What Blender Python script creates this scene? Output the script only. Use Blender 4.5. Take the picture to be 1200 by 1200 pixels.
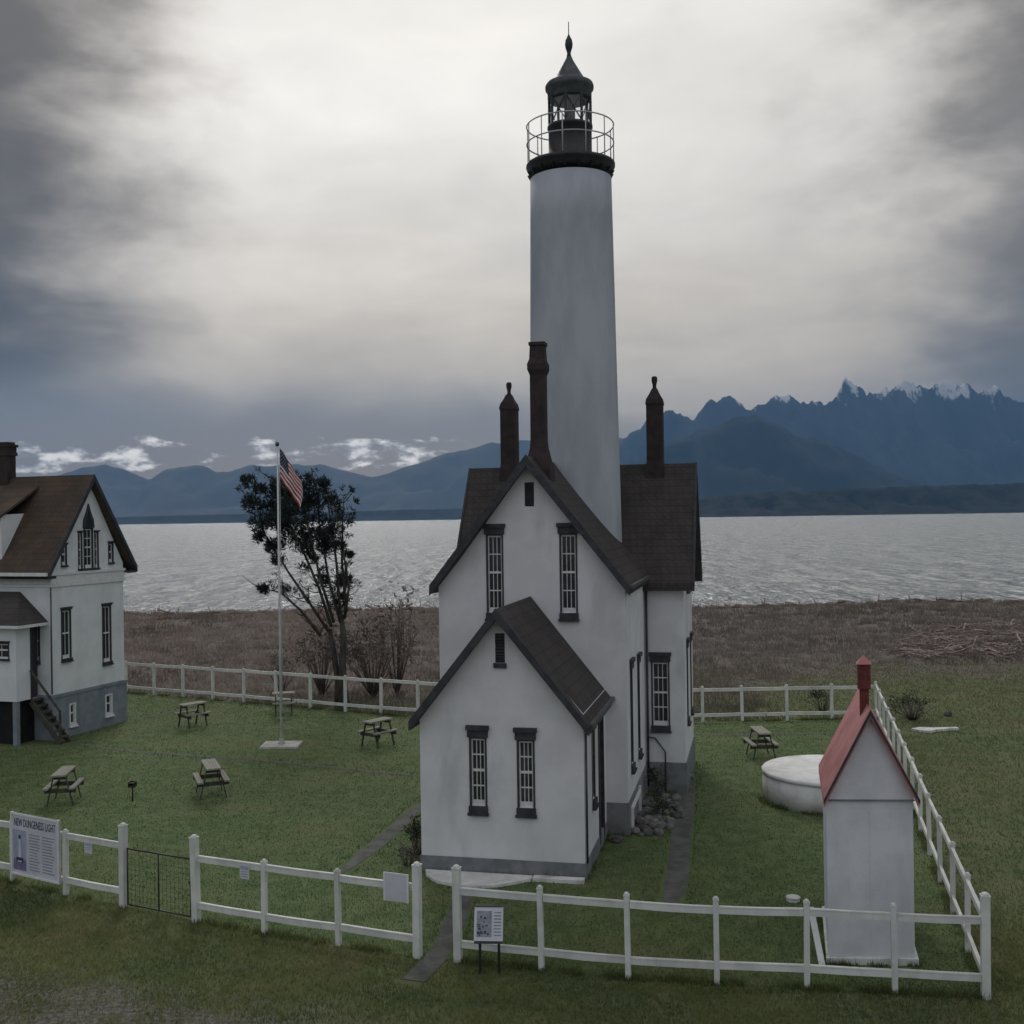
import bpy, math, random
import numpy as np
from mathutils import Vector, Matrix, noise
from mathutils.geometry import tessellate_polygon

random.seed(7)
rng = np.random.default_rng(11)
for o in list(bpy.data.objects):
    bpy.data.objects.remove(o)
scene = bpy.context.scene
col = scene.collection
R = math.radians

# ------------------------------------------------------------------ camera
EYE = 6.5
cam_d = bpy.data.cameras.new("camera")
cam = bpy.data.objects.new("camera", cam_d)
col.objects.link(cam)
cam.location = (0, 0, EYE)
cam.rotation_euler = (Matrix.Rotation(R(90), 4, 'X') @ Matrix.Rotation(-0.0144, 4, 'Z')).to_euler()
cam_d.sensor_width = 36
cam_d.lens = 36 * 1300 / 1200
cam_d.shift_y = 6.2 / 1200
cam_d.clip_start = 0.1
cam_d.clip_end = 60000
scene.camera = cam

# ------------------------------------------------------------------ world
SUN_EL, SUN_AZ = 33.0, -8.0            # the sun stands behind the cloud, beyond the tower
sd = Vector((math.sin(R(SUN_AZ)) * math.cos(R(SUN_EL)), math.cos(R(SUN_AZ)) * math.cos(R(SUN_EL)), math.sin(R(SUN_EL))))
world = bpy.data.worlds.new("World")
scene.world = world
world.use_nodes = True
wt = world.node_tree
wt.nodes.clear()


class NB:
    """small node-tree builder"""
    def __init__(s, tree):
        s.t = tree

    def n(s, kind, **kw):
        nd = s.t.nodes.new(kind)
        for k, v in kw.items():
            setattr(nd, k, v)
        return nd

    def put(s, sock, v):
        if isinstance(v, bpy.types.NodeSocket):
            s.t.links.new(v, sock)
        elif v is not None:
            sock.default_value = v

    def m(s, op, a, b=None, c=None, clamp=False):
        nd = s.n('ShaderNodeMath', operation=op, use_clamp=clamp)
        s.put(nd.inputs[0], a)
        if b is not None:
            s.put(nd.inputs[1], b)
        if c is not None:
            s.put(nd.inputs[2], c)
        return nd.outputs[0]

    def sm(s, v, lo, hi):
        nd = s.n('ShaderNodeMapRange', interpolation_type='SMOOTHSTEP')
        nd.inputs['From Min'].default_value = lo
        nd.inputs['From Max'].default_value = hi
        s.put(nd.inputs['Value'], v)
        return nd.outputs[0]

    def vm(s, op, a, b=None):
        nd = s.n('ShaderNodeVectorMath', operation=op)
        s.put(nd.inputs[0], a)
        if b is not None:
            s.put(nd.inputs[1], b)
        return nd.outputs[1] if op in ('DOT_PRODUCT', 'LENGTH', 'DISTANCE') else nd.outputs[0]

    def xyz(s, x, y, z):
        nd = s.n('ShaderNodeCombineXYZ')
        s.put(nd.inputs[0], x); s.put(nd.inputs[1], y); s.put(nd.inputs[2], z)
        return nd.outputs[0]

    def sep(s, v):
        nd = s.n('ShaderNodeSeparateXYZ')
        s.put(nd.inputs[0], v)
        return nd.outputs

    def noise(s, vec, scale, detail=4, rough=.5, dist=0.0):
        nd = s.n('ShaderNodeTexNoise')
        s.put(nd.inputs['Vector'], vec)
        nd.inputs['Scale'].default_value = scale
        nd.inputs['Detail'].default_value = detail
        nd.inputs['Roughness'].default_value = rough
        nd.inputs['Distortion'].default_value = dist
        return nd.outputs['Fac']

    def mix(s, f, a, b):
        nd = s.n('ShaderNodeMix', data_type='RGBA')
        s.put(nd.inputs[0], f); s.put(nd.inputs[6], a); s.put(nd.inputs[7], b)
        return nd.outputs[2]

    def scale(s, c, f):
        nd = s.n('ShaderNodeVectorMath', operation='SCALE')
        s.put(nd.inputs[0], c); s.put(nd.inputs['Scale'], f)
        return nd.outputs[0]


def rgb(r, g, b):
    return (r, g, b, 1.0)


def build_sky():
    b = NB(wt)
    d = b.n('ShaderNodeTexCoord').outputs['Generated']
    x, y, z = b.sep(d)[:]
    hor = b.m('SQRT', b.m('ADD', b.m('MULTIPLY', x, x), b.m('MULTIPLY', y, y)))
    el = b.m('DIVIDE', z, b.m('MAXIMUM', hor, .001))                 # tan elevation
    az = b.m('ARCTAN2', x, y)                                       # 0 = view axis
    elp = b.m('MAXIMUM', el, 0.0)
    flat = b.xyz(b.m('DIVIDE', x, b.m('ADD', b.m('MAXIMUM', z, 0), .16)), b.m('DIVIDE', y, b.m('ADD', b.m('MAXIMUM', z, 0), .16)), 0.0)
    n_big = b.noise(b.vm('ADD', flat, (3.1, 7.4, 0)), 1.0, 5, .52, .3)
    n_fine = b.noise(b.vm('ADD', flat, (9.0, 1.7, 0)), 3.2, 6, .55, .5)
    ae = b.xyz(b.m('MULTIPLY', az, 1.0), b.m('MULTIPLY', el, 2.0), 0.0)
    n_ae = b.noise(b.vm('ADD', ae, (2.3, .4, 0)), 7.0, 6, .55, .2)
    eln0 = b.m('ADD', el, b.m('MULTIPLY', b.m('SUBTRACT', n_ae, .5), .10))
    # glow of the veiled sun
    cs = b.vm('DOT_PRODUCT', d, tuple(sd))
    ang = b.m('ARCCOSINE', b.m('MINIMUM', cs, 1.0))
    lobe = b.m('POWER', 2.718, b.m('MULTIPLY', b.m('MULTIPLY', ang, ang), -1 / (2 * .38 ** 2)))
    bright = b.m('ADD', .66, b.m('MULTIPLY', lobe, .46))
    bright = b.m('MULTIPLY', bright, b.m('ADD', .62, b.m('MULTIPLY', n_big, .62)))
    bright = b.m('MULTIPLY', bright, b.m('ADD', .84, b.m('MULTIPLY', n_fine, .32)))
    bright = b.m('MULTIPLY', bright, b.m('ADD', .74, b.m('MULTIPLY', b.sm(eln0, .06, .27), .27)))
    # heavy dark cloud bank to the left and a lighter one to the right
    lft = b.sm(b.m('ADD', b.m('ADD', az, b.m('MULTIPLY', b.m('SUBTRACT', n_ae, .5), .24)), b.m('MULTIPLY', el, -.10)), -.25, -.47)
    rgt = b.sm(b.m('ADD', az, b.m('MULTIPLY', b.m('SUBTRACT', n_ae, .5), .30)), .25, .47)
    dark = b.m('SUBTRACT', 1.0, b.m('ADD', b.m('MULTIPLY', lft, .84), b.m('MULTIPLY', rgt, .72)))
    # the banks end out of sight: the cover evens out behind
    back = b.sm(b.m('ABSOLUTE', az), .9, 1.6)
    dark = b.m('ADD', dark, b.m('MULTIPLY', back, b.m('SUBTRACT', .95, dark)))
    bright = b.m('MULTIPLY', bright, dark)
    warm = b.mix(b.sm(b.m('ADD', el, b.m('MULTIPLY', b.m('SUBTRACT', n_ae, .5), .1)),   .34, .05), rgb(1.015, .972, .905), rgb(1.11, .962, .775))
    cool = b.mix(b.m('MAXIMUM', lft, b.m('MULTIPLY', rgt, .8)), warm, rgb(1.09, .985, .885))
    cool = b.mix(b.sm(ang, .60, 1.5), cool, rgb(.98, .985, 1.02))      # away from the sun the cover is greyer-blue
    cover = b.scale(cool, bright)
    # clear air under the cover: Nishita sky
    sky = b.n('ShaderNodeTexSky', sky_type='NISHITA')
    sky.sun_disc = False
    sky.sun_elevation = R(SUN_EL)
    sky.sun_rotation = R(SUN_AZ)
    sky.air_density = 1.6
    sky.dust_density = 1.2
    clear = b.scale(sky.outputs[0], .045)
    clear = b.mix(.72, clear, rgb(.175, .172, .22))
    # the cloud base hangs lower on the right, where it sits on the peaks
    base = b.m('SUBTRACT', .118, b.m('MULTIPLY', b.sm(az, -.05, .25), .055))
    eln = b.m('ADD', el, b.m('MULTIPLY', b.m('SUBTRACT', n_ae, .5), .05))
    gap = b.sm(b.m('SUBTRACT', eln, base), .026, -.038)
    out = b.mix(b.m('MULTIPLY', gap, .96), cover, clear)
    # small white cumulus low over the left-hand hills
    cu_v = b.xyz(b.m('MULTIPLY', az, 1.0), b.m('MULTIPLY', el, 2.3), 0.0)
    cu = b.noise(b.vm('ADD', cu_v, (5.15, .2, 0)), 26.0, 6, .55, .1)
    cu2 = b.noise(b.vm('ADD', cu_v, (1.2, 4.0, 0)), 7.0, 2, .5)
    win = b.m('MULTIPLY', b.sm(el, .030, .046), b.sm(el, .092, .066))
    cum = b.sm(b.m('ADD', b.m('ADD', cu, b.m('MULTIPLY', cu2, .45)), b.m('MULTIPLY', b.m('SUBTRACT', win, 1.0), .5)), .72, .85)
    cum = b.m('MULTIPLY', cum, b.sm(az, .0, -.10))
    out = b.mix(b.m('MULTIPLY', cum, .92), out, b.mix(b.sm(cu, .46, .66), rgb(.42, .43, .46), rgb(1.45, 1.38, 1.30)))
    bg = b.n('ShaderNodeBackground')
    b.put(bg.inputs[0], out)
    bg.inputs[1].default_value = 1.0
    wo = b.n('ShaderNodeOutputWorld')
    wt.links.new(bg.outputs[0], wo.inputs[0])


build_sky()

# ------------------------------------------------------------------ sun, exposure
sun_d = bpy.data.lights.new("sun", 'SUN')
sun_d.energy = 1.2
sun_d.angle = R(20)
sun_d.color = (1.0, .965, .91)
sun = bpy.data.objects.new("sun", sun_d)
col.objects.link(sun)
sun.rotation_euler = (-sd).to_track_quat('-Z', 'Y').to_euler()
vs = scene.view_settings
vs.view_transform = 'Standard'
vs.look = 'None'
vs.exposure = 0.06
vs.gamma = 1.0
vs.use_curve_mapping = False
scene.render.engine = 'CYCLES'
scene.cycles.use_denoising = True
scene.cycles.max_bounces = 6
scene.cycles.volume_bounces = 0
scene.cycles.transparent_max_bounces = 8

# ------------------------------------------------------------------ materials
MATS = {}


def mat(name, c1, c2=None, rough=.7, scale=6.0, detail=5, stretch=(1, 1, 1), bump=0.0, bscale=None, spec=.3,
        lo=.38, hi=.62, metal=0.0, stain=None, stain_amt=.0, stain_scale=1.5, rand=0.0, coords='Object'):
    m = bpy.data.materials.new(name)
    m.use_nodes = True
    t = m.node_tree
    b = NB(t)
    p = t.nodes['Principled BSDF']
    tc = b.n('ShaderNodeTexCoord')
    v = tc.outputs[coords] if coords != 'World' else b.n('ShaderNodeNewGeometry').outputs['Position']
    if rand:
        oi = b.n('ShaderNodeObjectInfo')
        v = b.vm('ADD', v, b.scale((31., 17., 9.), oi.outputs['Random']))
    vs_ = b.vm('MULTIPLY', v, stretch)
    n1 = b.noise(vs_, scale, detail, .6)
    c = b.mix(b.sm(n1, lo, hi), rgb(*c1), rgb(*(c2 or c1)))
    if stain:
        n2 = b.noise(b.vm('MULTIPLY', v, (1, 1, .28)), stain_scale, 6, .62, .4)
        c = b.mix(b.m('MULTIPLY', b.sm(n2, .50, .74), stain_amt), c, rgb(*stain))
    if rand:
        f = b.m('ADD', 1 - rand, b.m('MULTIPLY', oi.outputs['Random'], 2 * rand))
        c = b.scale(c, f)
    b.put(p.inputs['Base Color'], c)
    p.inputs['Roughness'].default_value = rough
    p.inputs['Specular IOR Level'].default_value = spec
    p.inputs['Metallic'].default_value = metal
    if bump:
        n3 = b.noise(vs_, bscale or scale * 4, 5, .6)
        bn = b.n('ShaderNodeBump')
        bn.inputs['Strength'].default_value = 1.0
        bn.inputs['Distance'].default_value = bump
        b.put(bn.inputs['Height'], n3)
        t.links.new(bn.outputs[0], p.inputs['Normal'])
    MATS[name] = m
    return m


def attr_mat(name, rough=.8, spec=.2, two=0.0):
    m = bpy.data.materials.new(name)
    m.use_nodes = True
    t = m.node_tree
    b = NB(t)
    p = t.nodes['Principled BSDF']
    a = b.n('ShaderNodeAttribute', attribute_name='col')
    b.put(p.inputs['Base Color'], a.outputs['Color'])
    p.inputs['Roughness'].default_value = rough
    p.inputs['Specular IOR Level'].default_value = spec
    if two:
        tl = b.n('ShaderNodeBsdfTranslucent')
        b.put(tl.inputs[0], a.outputs['Color'])
        mx = b.n('ShaderNodeMixShader')
        mx.inputs[0].default_value = two
        t.links.new(p.outputs[0], mx.inputs[1]); t.links.new(tl.outputs[0], mx.inputs[2])
        t.links.new(mx.outputs[0], t.nodes['Material Output'].inputs[0])
    MATS[name] = m
    return m


def roof_mat(name, c1, c2, c3, course=.16):
    """wood-shingle roof: courses and butts as fine relief, streaky colour"""
    m = bpy.data.materials.new(name)
    m.use_nodes = True
    t = m.node_tree
    b = NB(t)
    p = t.nodes['Principled BSDF']
    v = b.n('ShaderNodeTexCoord').outputs['Object']
    sx, sy, sz = b.sep(v)[:]
    br = b.n('ShaderNodeTexBrick')
    b.put(br.inputs['Vector'], b.xyz(b.m('ADD', sx, sy), sz, 0))
    br.inputs['Scale'].default_value = 1.0
    br.inputs['Brick Width'].default_value = .17
    br.inputs['Row Height'].default_value = course
    br.inputs['Mortar Size'].default_value = .012
    br.inputs['Color1'].default_value = rgb(.90, .90, .90)
    br.inputs['Color2'].default_value = rgb(1.07, 1.07, 1.07)
    br.inputs['Mortar'].default_value = rgb(.72, .72, .72)
    n1 = b.noise(v, 1.3, 5, .6)
    n2 = b.noise(b.vm('MULTIPLY', v, (1, 1, .3)), 5.0, 5, .6)
    c = b.mix(b.sm(n1, .40, .62), rgb(*c1), rgb(*c2))
    c = b.mix(b.m('MULTIPLY', b.sm(n2, .52, .72), .7), c, rgb(*c3))
    mx = b.n('ShaderNodeMix', data_type='RGBA', blend_type='MULTIPLY')
    mx.inputs[0].default_value = 1.0
    b.put(mx.inputs[6], c); b.put(mx.inputs[7], br.outputs['Color'])
    b.put(p.inputs['Base Color'], mx.outputs[2])
    p.inputs['Roughness'].default_value = .75
    p.inputs['Specular IOR Level'].default_value = .35
    bn = b.n('ShaderNodeBump')
    bn.inputs['Distance'].default_value = .02
    b.put(bn.inputs['Height'], b.m('ADD', br.outputs['Color'], b.m('MULTIPLY', n2, .4)))
    t.links.new(bn.outputs[0], p.inputs['Normal'])
    MATS[name] = m


mat('wall_white', (.64, .645, .66), (.71, .715, .735), .75, 1.2, 6, bump=.004, bscale=40, stain=(.38, .40, .40), stain_amt=.5, stain_scale=1.1)
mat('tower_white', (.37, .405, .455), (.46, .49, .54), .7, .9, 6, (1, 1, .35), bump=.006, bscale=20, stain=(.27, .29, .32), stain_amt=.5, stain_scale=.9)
mat('house_white', (.68, .71, .73), (.76, .79, .81), .75, 1.4, 6, bump=.003, bscale=40, stain=(.42, .43, .44), stain_amt=.3)
mat('foundation_grey', (.16, .17, .18), (.22, .23, .24), .85, 3, 6, bump=.01, bscale=16, stain=(.10, .11, .10), stain_amt=.6)
mat('foundation_blue', (.20, .235, .27), (.25, .285, .32), .85, 3, 6, bump=.008, bscale=16, stain=(.13, .15, .17), stain_amt=.5)
mat('trim_dark', (.035, .038, .045), (.055, .058, .065), .6, 5, 4, bump=.003)
mat('trim_white', (.66, .68, .69), (.74, .76, .76), .55, 5, 4)
mat('sash_white', (.62, .63, .64), (.72, .73, .73), .5, 9, 4)
mat('black_paint', (.012, .013, .016), (.022, .023, .027), .45, 6, 4, spec=.5)
mat('rail_grey', (.40, .41, .41), (.52, .53, .53), .5, 6, 4)
mat('lead_grey', (.07, .08, .09), (.11, .12, .13), .5, 4, 5, metal=.3)
roof_mat('roof_dark', (.045, .040, .040), (.060, .052, .050), (.075, .055, .050))
roof_mat('roof_brown', (.060, .047, .036), (.090, .062, .040), (.115, .062, .036))
roof_mat('roof_porch', (.055, .050, .047), (.070, .064, .058), (.085, .070, .058))
mat('roof_red', (.44, .175, .175), (.55, .25, .245), .6, 2.2, 6, bump=.004, bscale=30, stain=(.50, .24, .22), stain_amt=.5)
mat('chimney_brick', (.032, .024, .025), (.050, .036, .036), .8, 4, 5, bump=.01, bscale=22)
mat('brick_red', (.11, .030, .030), (.17, .045, .042), .8, 7, 5, bump=.01, bscale=26)
mat('fence_white', (.58, .60, .58), (.68, .70, .67), .6, 3, 5, stain=(.36, .40, .32), stain_amt=.45, stain_scale=2.2, rand=.06)
mat('shed_wall', (.57, .585, .62), (.66, .675, .71), .7, 1.5, 6, stain=(.42, .43, .44), stain_amt=.4, bump=.004, bscale=30)
mat('concrete', (.36, .36, .345), (.50, .50, .48), .9, 3.5, 7, bump=.006, bscale=24, stain=(.22, .21, .18), stain_amt=.55, stain_scale=2.4)
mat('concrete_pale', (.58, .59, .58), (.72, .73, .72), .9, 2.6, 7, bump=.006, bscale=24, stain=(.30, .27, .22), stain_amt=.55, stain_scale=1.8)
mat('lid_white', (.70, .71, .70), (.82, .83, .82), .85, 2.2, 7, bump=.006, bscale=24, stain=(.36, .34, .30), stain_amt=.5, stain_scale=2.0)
mat('path_grey', (.085, .088, .085), (.13, .13, .125), .95, 3.0, 7, bump=.012, bscale=30, stain=(.055, .07, .04), stain_amt=.8, stain_scale=1.2, coords='World')
mat('timber_grey', (.23, .23, .19), (.33, .325, .275), .85, 4, 6, (1, 8, 1), bump=.004, rand=.1)
mat('timber_dark', (.055, .055, .045), (.09, .088, .072), .9, 5, 5, rand=.1)
mat('bark', (.045, .040, .035), (.085, .075, .065), .95, 7, 5, (1, 1, .3), bump=.03, bscale=14)
mat('twig', (.12, .10, .09), (.18, .155, .14), .95, 8, 3)
mat('steel_black', (.012, .012, .013), (.02, .02, .02), .5, 6, 3, spec=.5)
mat('flag_red', (.32, .035, .04), (.40, .05, .055), .8, 6, 3)
mat('flag_white', (.62, .61, .60), (.70, .69, .68), .8, 6, 3)
mat('flag_blue', (.020, .025, .075), (.03, .035, .10), .8, 6, 3)
mat('pole_white', (.55, .56, .56), (.66, .67, .67), .4, 3, 4, spec=.5)
mat('sign_white', (.52, .54, .60), (.60, .62, .68), .5, 2, 4)
mat('print_blue', (.30, .34, .46), (.38, .42, .54), .6, 6, 4)
mat('print_purple', (.16, .14, .26), (.22, .20, .33), .6, 12, 4)
mat('print_dark', (.035, .04, .06), (.06, .065, .09), .6, 8, 3)
mat('print_grey', (.20, .22, .27), (.28, .30, .35), .6, 9, 4)
mat('stone', (.06, .06, .058), (.17, .165, .16), .9, 3, 5, bump=.02, bscale=14, rand=.25)
mat('driftwood', (.20, .150, .138), (.36, .29, .268), .9, 2.2, 5, (.3, 1, 1), coords='World')
mat('shade_black', (.010, .011, .012), (.016, .017, .018), .9, 3, 2)
mat('door_dark', (.03, .036, .042), (.05, .055, .06), .6, 3, 3)
attr_mat('grass_blade', .85, .08, .5)
attr_mat('needles', .7, .25)


def glass_mat():
    m = bpy.data.materials.new('window_glass')
    m.use_nodes = True
    t = m.node_tree
    b = NB(t)
    p = t.nodes['Principled BSDF']
    v = b.n('ShaderNodeTexCoord').outputs['Object']
    n = b.noise(v, 2.5, 3)
    b.put(p.inputs['Base Color'], b.mix(n, rgb(.012, .016, .022), rgb(.05, .055, .065)))
    p.inputs['Roughness'].default_value = .06
    p.inputs['Specular IOR Level'].default_value = .6
    bn = b.n('ShaderNodeBump')
    bn.inputs['Distance'].default_value = .004
    b.put(bn.inputs['Height'], b.noise(v, 5, 2))
    t.links.new(bn.outputs[0], p.inputs['Normal'])
    MATS['window_glass'] = m
    m = bpy.data.materials.new('lantern_glass')
    m.use_nodes = True
    t = m.node_tree
    b = NB(t)
    t.nodes.clear()
    o = b.n('ShaderNodeOutputMaterial')
    g = b.n('ShaderNodeBsdfGlossy'); g.inputs['Roughness'].default_value = .03
    tr = b.n('ShaderNodeBsdfTransparent'); tr.inputs[0].default_value = rgb(.93, .96, .96)
    mx = b.n('ShaderNodeMixShader'); mx.inputs[0].default_value = .08
    t.links.new(tr.outputs[0], mx.inputs[1]); t.links.new(g.outputs[0], mx.inputs[2]); t.links.new(mx.outputs[0], o.inputs[0])
    MATS['lantern_glass'] = m


glass_mat()


# ------------------------------------------------------------------ mesh helpers
class MB:
    def __init__(s):
        s.v = []; s.f = []; s.mi = []; s.sm = []

    def add(s, verts, faces, mi=0, smooth=False):
        o = len(s.v)
        s.v += [tuple(p) for p in verts]
        for f in faces:
            s.f.append(tuple(o + i for i in f)); s.mi.append(mi); s.sm.append(smooth)
        return s

    def box(s, x0, x1, y0, y1, z0, z1, mi=0):
        x0, x1 = min(x0, x1), max(x0, x1); y0, y1 = min(y0, y1), max(y0, y1); z0, z1 = min(z0, z1), max(z0, z1)
        return s.add([(x0, y0, z0), (x1, y0, z0), (x1, y1, z0), (x0, y1, z0), (x0, y0, z1), (x1, y0, z1), (x1, y1, z1), (x0, y1, z1)],
                     [(0, 3, 2, 1), (4, 5, 6, 7), (0, 1, 5, 4), (1, 2, 6, 5), (2, 3, 7, 6), (3, 0, 4, 7)], mi)

    def hexa(s, p, mi=0):
        """8 points: bottom ring 0-3, top ring 4-7"""
        return s.add(p, [(0, 3, 2, 1), (4, 5, 6, 7), (0, 1, 5, 4), (1, 2, 6, 5), (2, 3, 7, 6), (3, 0, 4, 7)], mi)

    def beam(s, a, b, w, h, mi=0, up=(0, 0, 1)):
        """rectangular bar from a to b, w across, h along up"""
        a = Vector(a); b = Vector(b); d = (b - a).normalized(); up = Vector(up)
        if abs(d.dot(up)) > .98:
            up = Vector((0, 1, 0))
        sx = d.cross(up).normalized() * (w / 2); sz = sx.cross(d).normalized() * (h / 2)
        p = [a - sx - sz, a + sx - sz, b + sx - sz, b - sx - sz, a - sx + sz, a + sx + sz, b + sx + sz, b - sx + sz]
        return s.hexa(p, mi)

    def prism(s, poly, lo, hi, f, mi=0):
        """2-D polygon extruded along a third coordinate; f(a,b,c) -> xyz"""
        n = len(poly)
        v = [f(a, b, lo) for a, b in poly] + [f(a, b, hi) for a, b in poly]
        fs = [tuple(range(n))[::-1], tuple(range(n, 2 * n))] + [(i, (i + 1) % n, n + (i + 1) % n, n + i) for i in range(n)]
        return s.add(v, fs, mi)

    def lathe(s, prof, n=24, cx=0, cy=0, mi=0, smooth=True, closed=True):
        v = []
        for r, z in prof:
            for k in range(n):
                a = 2 * math.pi * k / n
                v.append((cx + r * math.cos(a), cy + r * math.sin(a), z))
        fs = []
        for j in range(len(prof) - 1):
            for k in range(n):
                fs.append((j * n + k, j * n + (k + 1) % n, (j + 1) * n + (k + 1) % n, (j + 1) * n + k))
        s.add(v, fs, mi, smooth)
        if closed:
            o = len(s.v) - len(v)
            s.f.append(tuple(o + k for k in range(n))[::-1]); s.mi.append(mi); s.sm.append(False)
            s.f.append(tuple(o + (len(prof) - 1) * n + k for k in range(n))); s.mi.append(mi); s.sm.append(False)
        return s

    def tube(s, pts, radii, n=6, mi=0):
        pts = [Vector(p) for p in pts]
        if not hasattr(radii, '__len__'):
            radii = [radii] * len(pts)
        v = []
        for i, p in enumerate(pts):
            d = (pts[min(i + 1, len(pts) - 1)] - pts[max(i - 1, 0)]).normalized()
            ref = Vector((0, 0, 1)) if abs(d.z) < .9 else Vector((1, 0, 0))
            a = d.cross(ref).normalized(); c = a.cross(d)
            for k in range(n):
                t = 2 * math.pi * k / n
                v.append(p + (a * math.cos(t) + c * math.sin(t)) * radii[i])
        fs = []
        for i in range(len(pts) - 1):
            for k in range(n):
                fs.append((i * n + k, i * n + (k + 1) % n, (i + 1) * n + (k + 1) % n, (i + 1) * n + k))
        fs.append(tuple(range(n))[::-1]); fs.append(tuple((len(pts) - 1) * n + k for k in range(n)))
        return s.add(v, fs, mi, True)

    def mesh(s, name, mats):
        me = bpy.data.meshes.new(name)
        me.from_pydata(s.v, [], s.f)
        for mm in ([mats] if isinstance(mats, str) else mats):
            me.materials.append(MATS[mm])
        me.polygons.foreach_set('material_index', s.mi)
        me.polygons.foreach_set('use_smooth', s.sm)
        me.validate(); me.update()
        return me

    def build(s, name, mats, parent=None, loc=None, rz=0):
        return link(s.mesh(name, mats), name, parent, loc, rz)


def link(me, name, parent=None, loc=None, rz=0):
    o = bpy.data.objects.new(name, me)
    col.objects.link(o)
    if parent:
        o.parent = parent
    if loc:
        o.location = loc
    o.rotation_euler[2] = rz
    return o


def tag(o, label=None, cat=None, group=None, kind=None):
    if label: o['label'] = label
    if cat: o['category'] = cat
    if group: o['group'] = group
    if kind: o['kind'] = kind
    return o


def thing(name, label, cat, loc=(0, 0, 0), rz=0, group=None):
    o = bpy.data.objects.new(name, None)
    col.objects.link(o)
    o.empty_display_size = .2
    o.location = loc
    o.rotation_euler[2] = rz
    return tag(o, label, cat, group)


def np_tris(name, V, C, matname, per=3):
    """triangle soup from numpy: V (n*per,3), C (n*per,3)"""
    n = len(V) // per
    me = bpy.data.meshes.new(name)
    me.vertices.add(len(V))
    me.vertices.foreach_set('co', V.astype(np.float32).ravel())
    me.loops.add(len(V))
    me.loops.foreach_set('vertex_index', np.arange(len(V), dtype=np.int32))
    me.polygons.add(n)
    me.polygons.foreach_set('loop_start', np.arange(0, len(V), per, dtype=np.int32))
    me.polygons.foreach_set('loop_total', np.full(n, per, dtype=np.int32))
    me.update()
    a = me.color_attributes.new('col', 'FLOAT_COLOR', 'POINT')
    a.data.foreach_set('color', np.concatenate([C, np.ones((len(C), 1))], 1).astype(np.float32).ravel())
    me.materials.append(MATS[matname])
    return me


def fb(x, y, z=0, o=4):
    return noise.fractal(Vector((x, y, z)), 1.0, 2.0, o)


def poly_hit(P, poly):
    x, y = P[:, 0], P[:, 1]
    c = np.zeros(len(P), bool)
    n = len(poly)
    for i in range(n):
        x0, y0 = poly[i]; x1, y1 = poly[(i + 1) % n]
        k = ((y0 > y) != (y1 > y)) & (x < (x1 - x0) * (y - y0) / (y1 - y0 + 1e-12) + x0)
        c ^= k
    return c


def seg_dist(P, a, b):
    a = np.array(a); b = np.array(b); d = b - a
    t = np.clip(((P - a) @ d) / (d @ d), 0, 1)
    return np.hypot(*(P - a - t[:, None] * d).T)


# ================================================================== THE SETTING
FENCE_FRONT_R = [(-.881, 16.25), (.333, 15.92), (1.54, 15.56), (2.745, 15.35), (3.945, 15.18), (5.08, 14.98), (6.22, 14.78)]
FENCE_FRONT_L = [(-5.225, 18.04), (-3.99, 17.47), (-2.74, 16.95), (-1.49, 16.43)]
FENCE_FAR_L = [(-11.7, 21.5), (-10.42, 20.83), (-9.16, 20.15), (-7.9, 19.42), (-6.67, 18.79)]
CORNER_BACK = (11.38, 34.93)
LAWN = [(6.22, 14.78), CORNER_BACK, (7.12, 34.75), (1.5, 34.6), (-3.16, 36.23), (-5.73, 37.55), (-9.7, 39.7), (-14.84, 42.4), (-22, 46), (-26, 40),
        (-18, 25), (-11.7, 21.5), (-9.16, 20.15), (-6.67, 18.79), (-5.225, 18.04), (-1.49, 16.43), (-.88, 16.25), (1.54, 15.56)]
M_O, M_RZ = (1.221, 19.802), R(-12.5)
MC, MS = math.cos(M_RZ), math.sin(M_RZ)


def mw(x, y):
    return (M_O[0] + x * MC - y * MS, M_O[1] + x * MS + y * MC)


FOOT = [[mw(-3.05, 0), mw(0, 0), mw(0, 2.9), mw(-3.05, 2.9)], [mw(-3.5, 2.9), mw(.44, 2.9), mw(.44, 6.6), mw(-3.5, 6.6)],
        [mw(-4.0, 6.6), mw(1.37, 6.6), mw(1.37, 9.8), mw(-4.0, 9.8)]]
PATHS = [([(-2.15, 25.3), (-2.5, 23.4), (-3.0, 21.3), (-3.28, 20.3)], .34),
         ([(-1.48, 15.6), (-1.15, 16.6), (-1.0, 17.8), (-.92, 19.3)], .34),
         ([(4.5, 29.0), (3.95, 25.9), (3.35, 22.5), (2.85, 19.8), (2.5, 18.3)], .40),
         ([(-13.2, 32.9), (-11.2, 31.6), (-7.0, 30.1), (-3.4, 28.4), (-2.4, 27.9)], .16),
         ([(-12.6, 36.5), (-11.6, 38.2), (-11.3, 39.4)], .22),
         ([(5.6, 32.6), (9.9, 32.7)], .2)]


def path_d(P):
    d = np.full(len(P), 9.0)
    for pts, w in PATHS:
        for a, b in zip(pts[:-1], pts[1:]):
            d = np.minimum(d, seg_dist(P, a, b) - w / 2)
    return d


def ground_z(x, y):
    z = .05 * fb(x * .12, y * .12, 3) * min(1, max(0, (y - 42) / 10))
    if y < 14:
        z += 0
    edge = 81 - .02 * x + 2.2 * fb(x * .05, 0, 9)
    if y > 44:
        z += .35 * max(0, fb(x * .11, y * .11, 5, 5)) * min(1, (y - 44) / 12)
    if y > edge - 3:
        t = (y - edge + 3) / 16
        z -= 3.4 * min(1, t) ** 1.2
    return z


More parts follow.
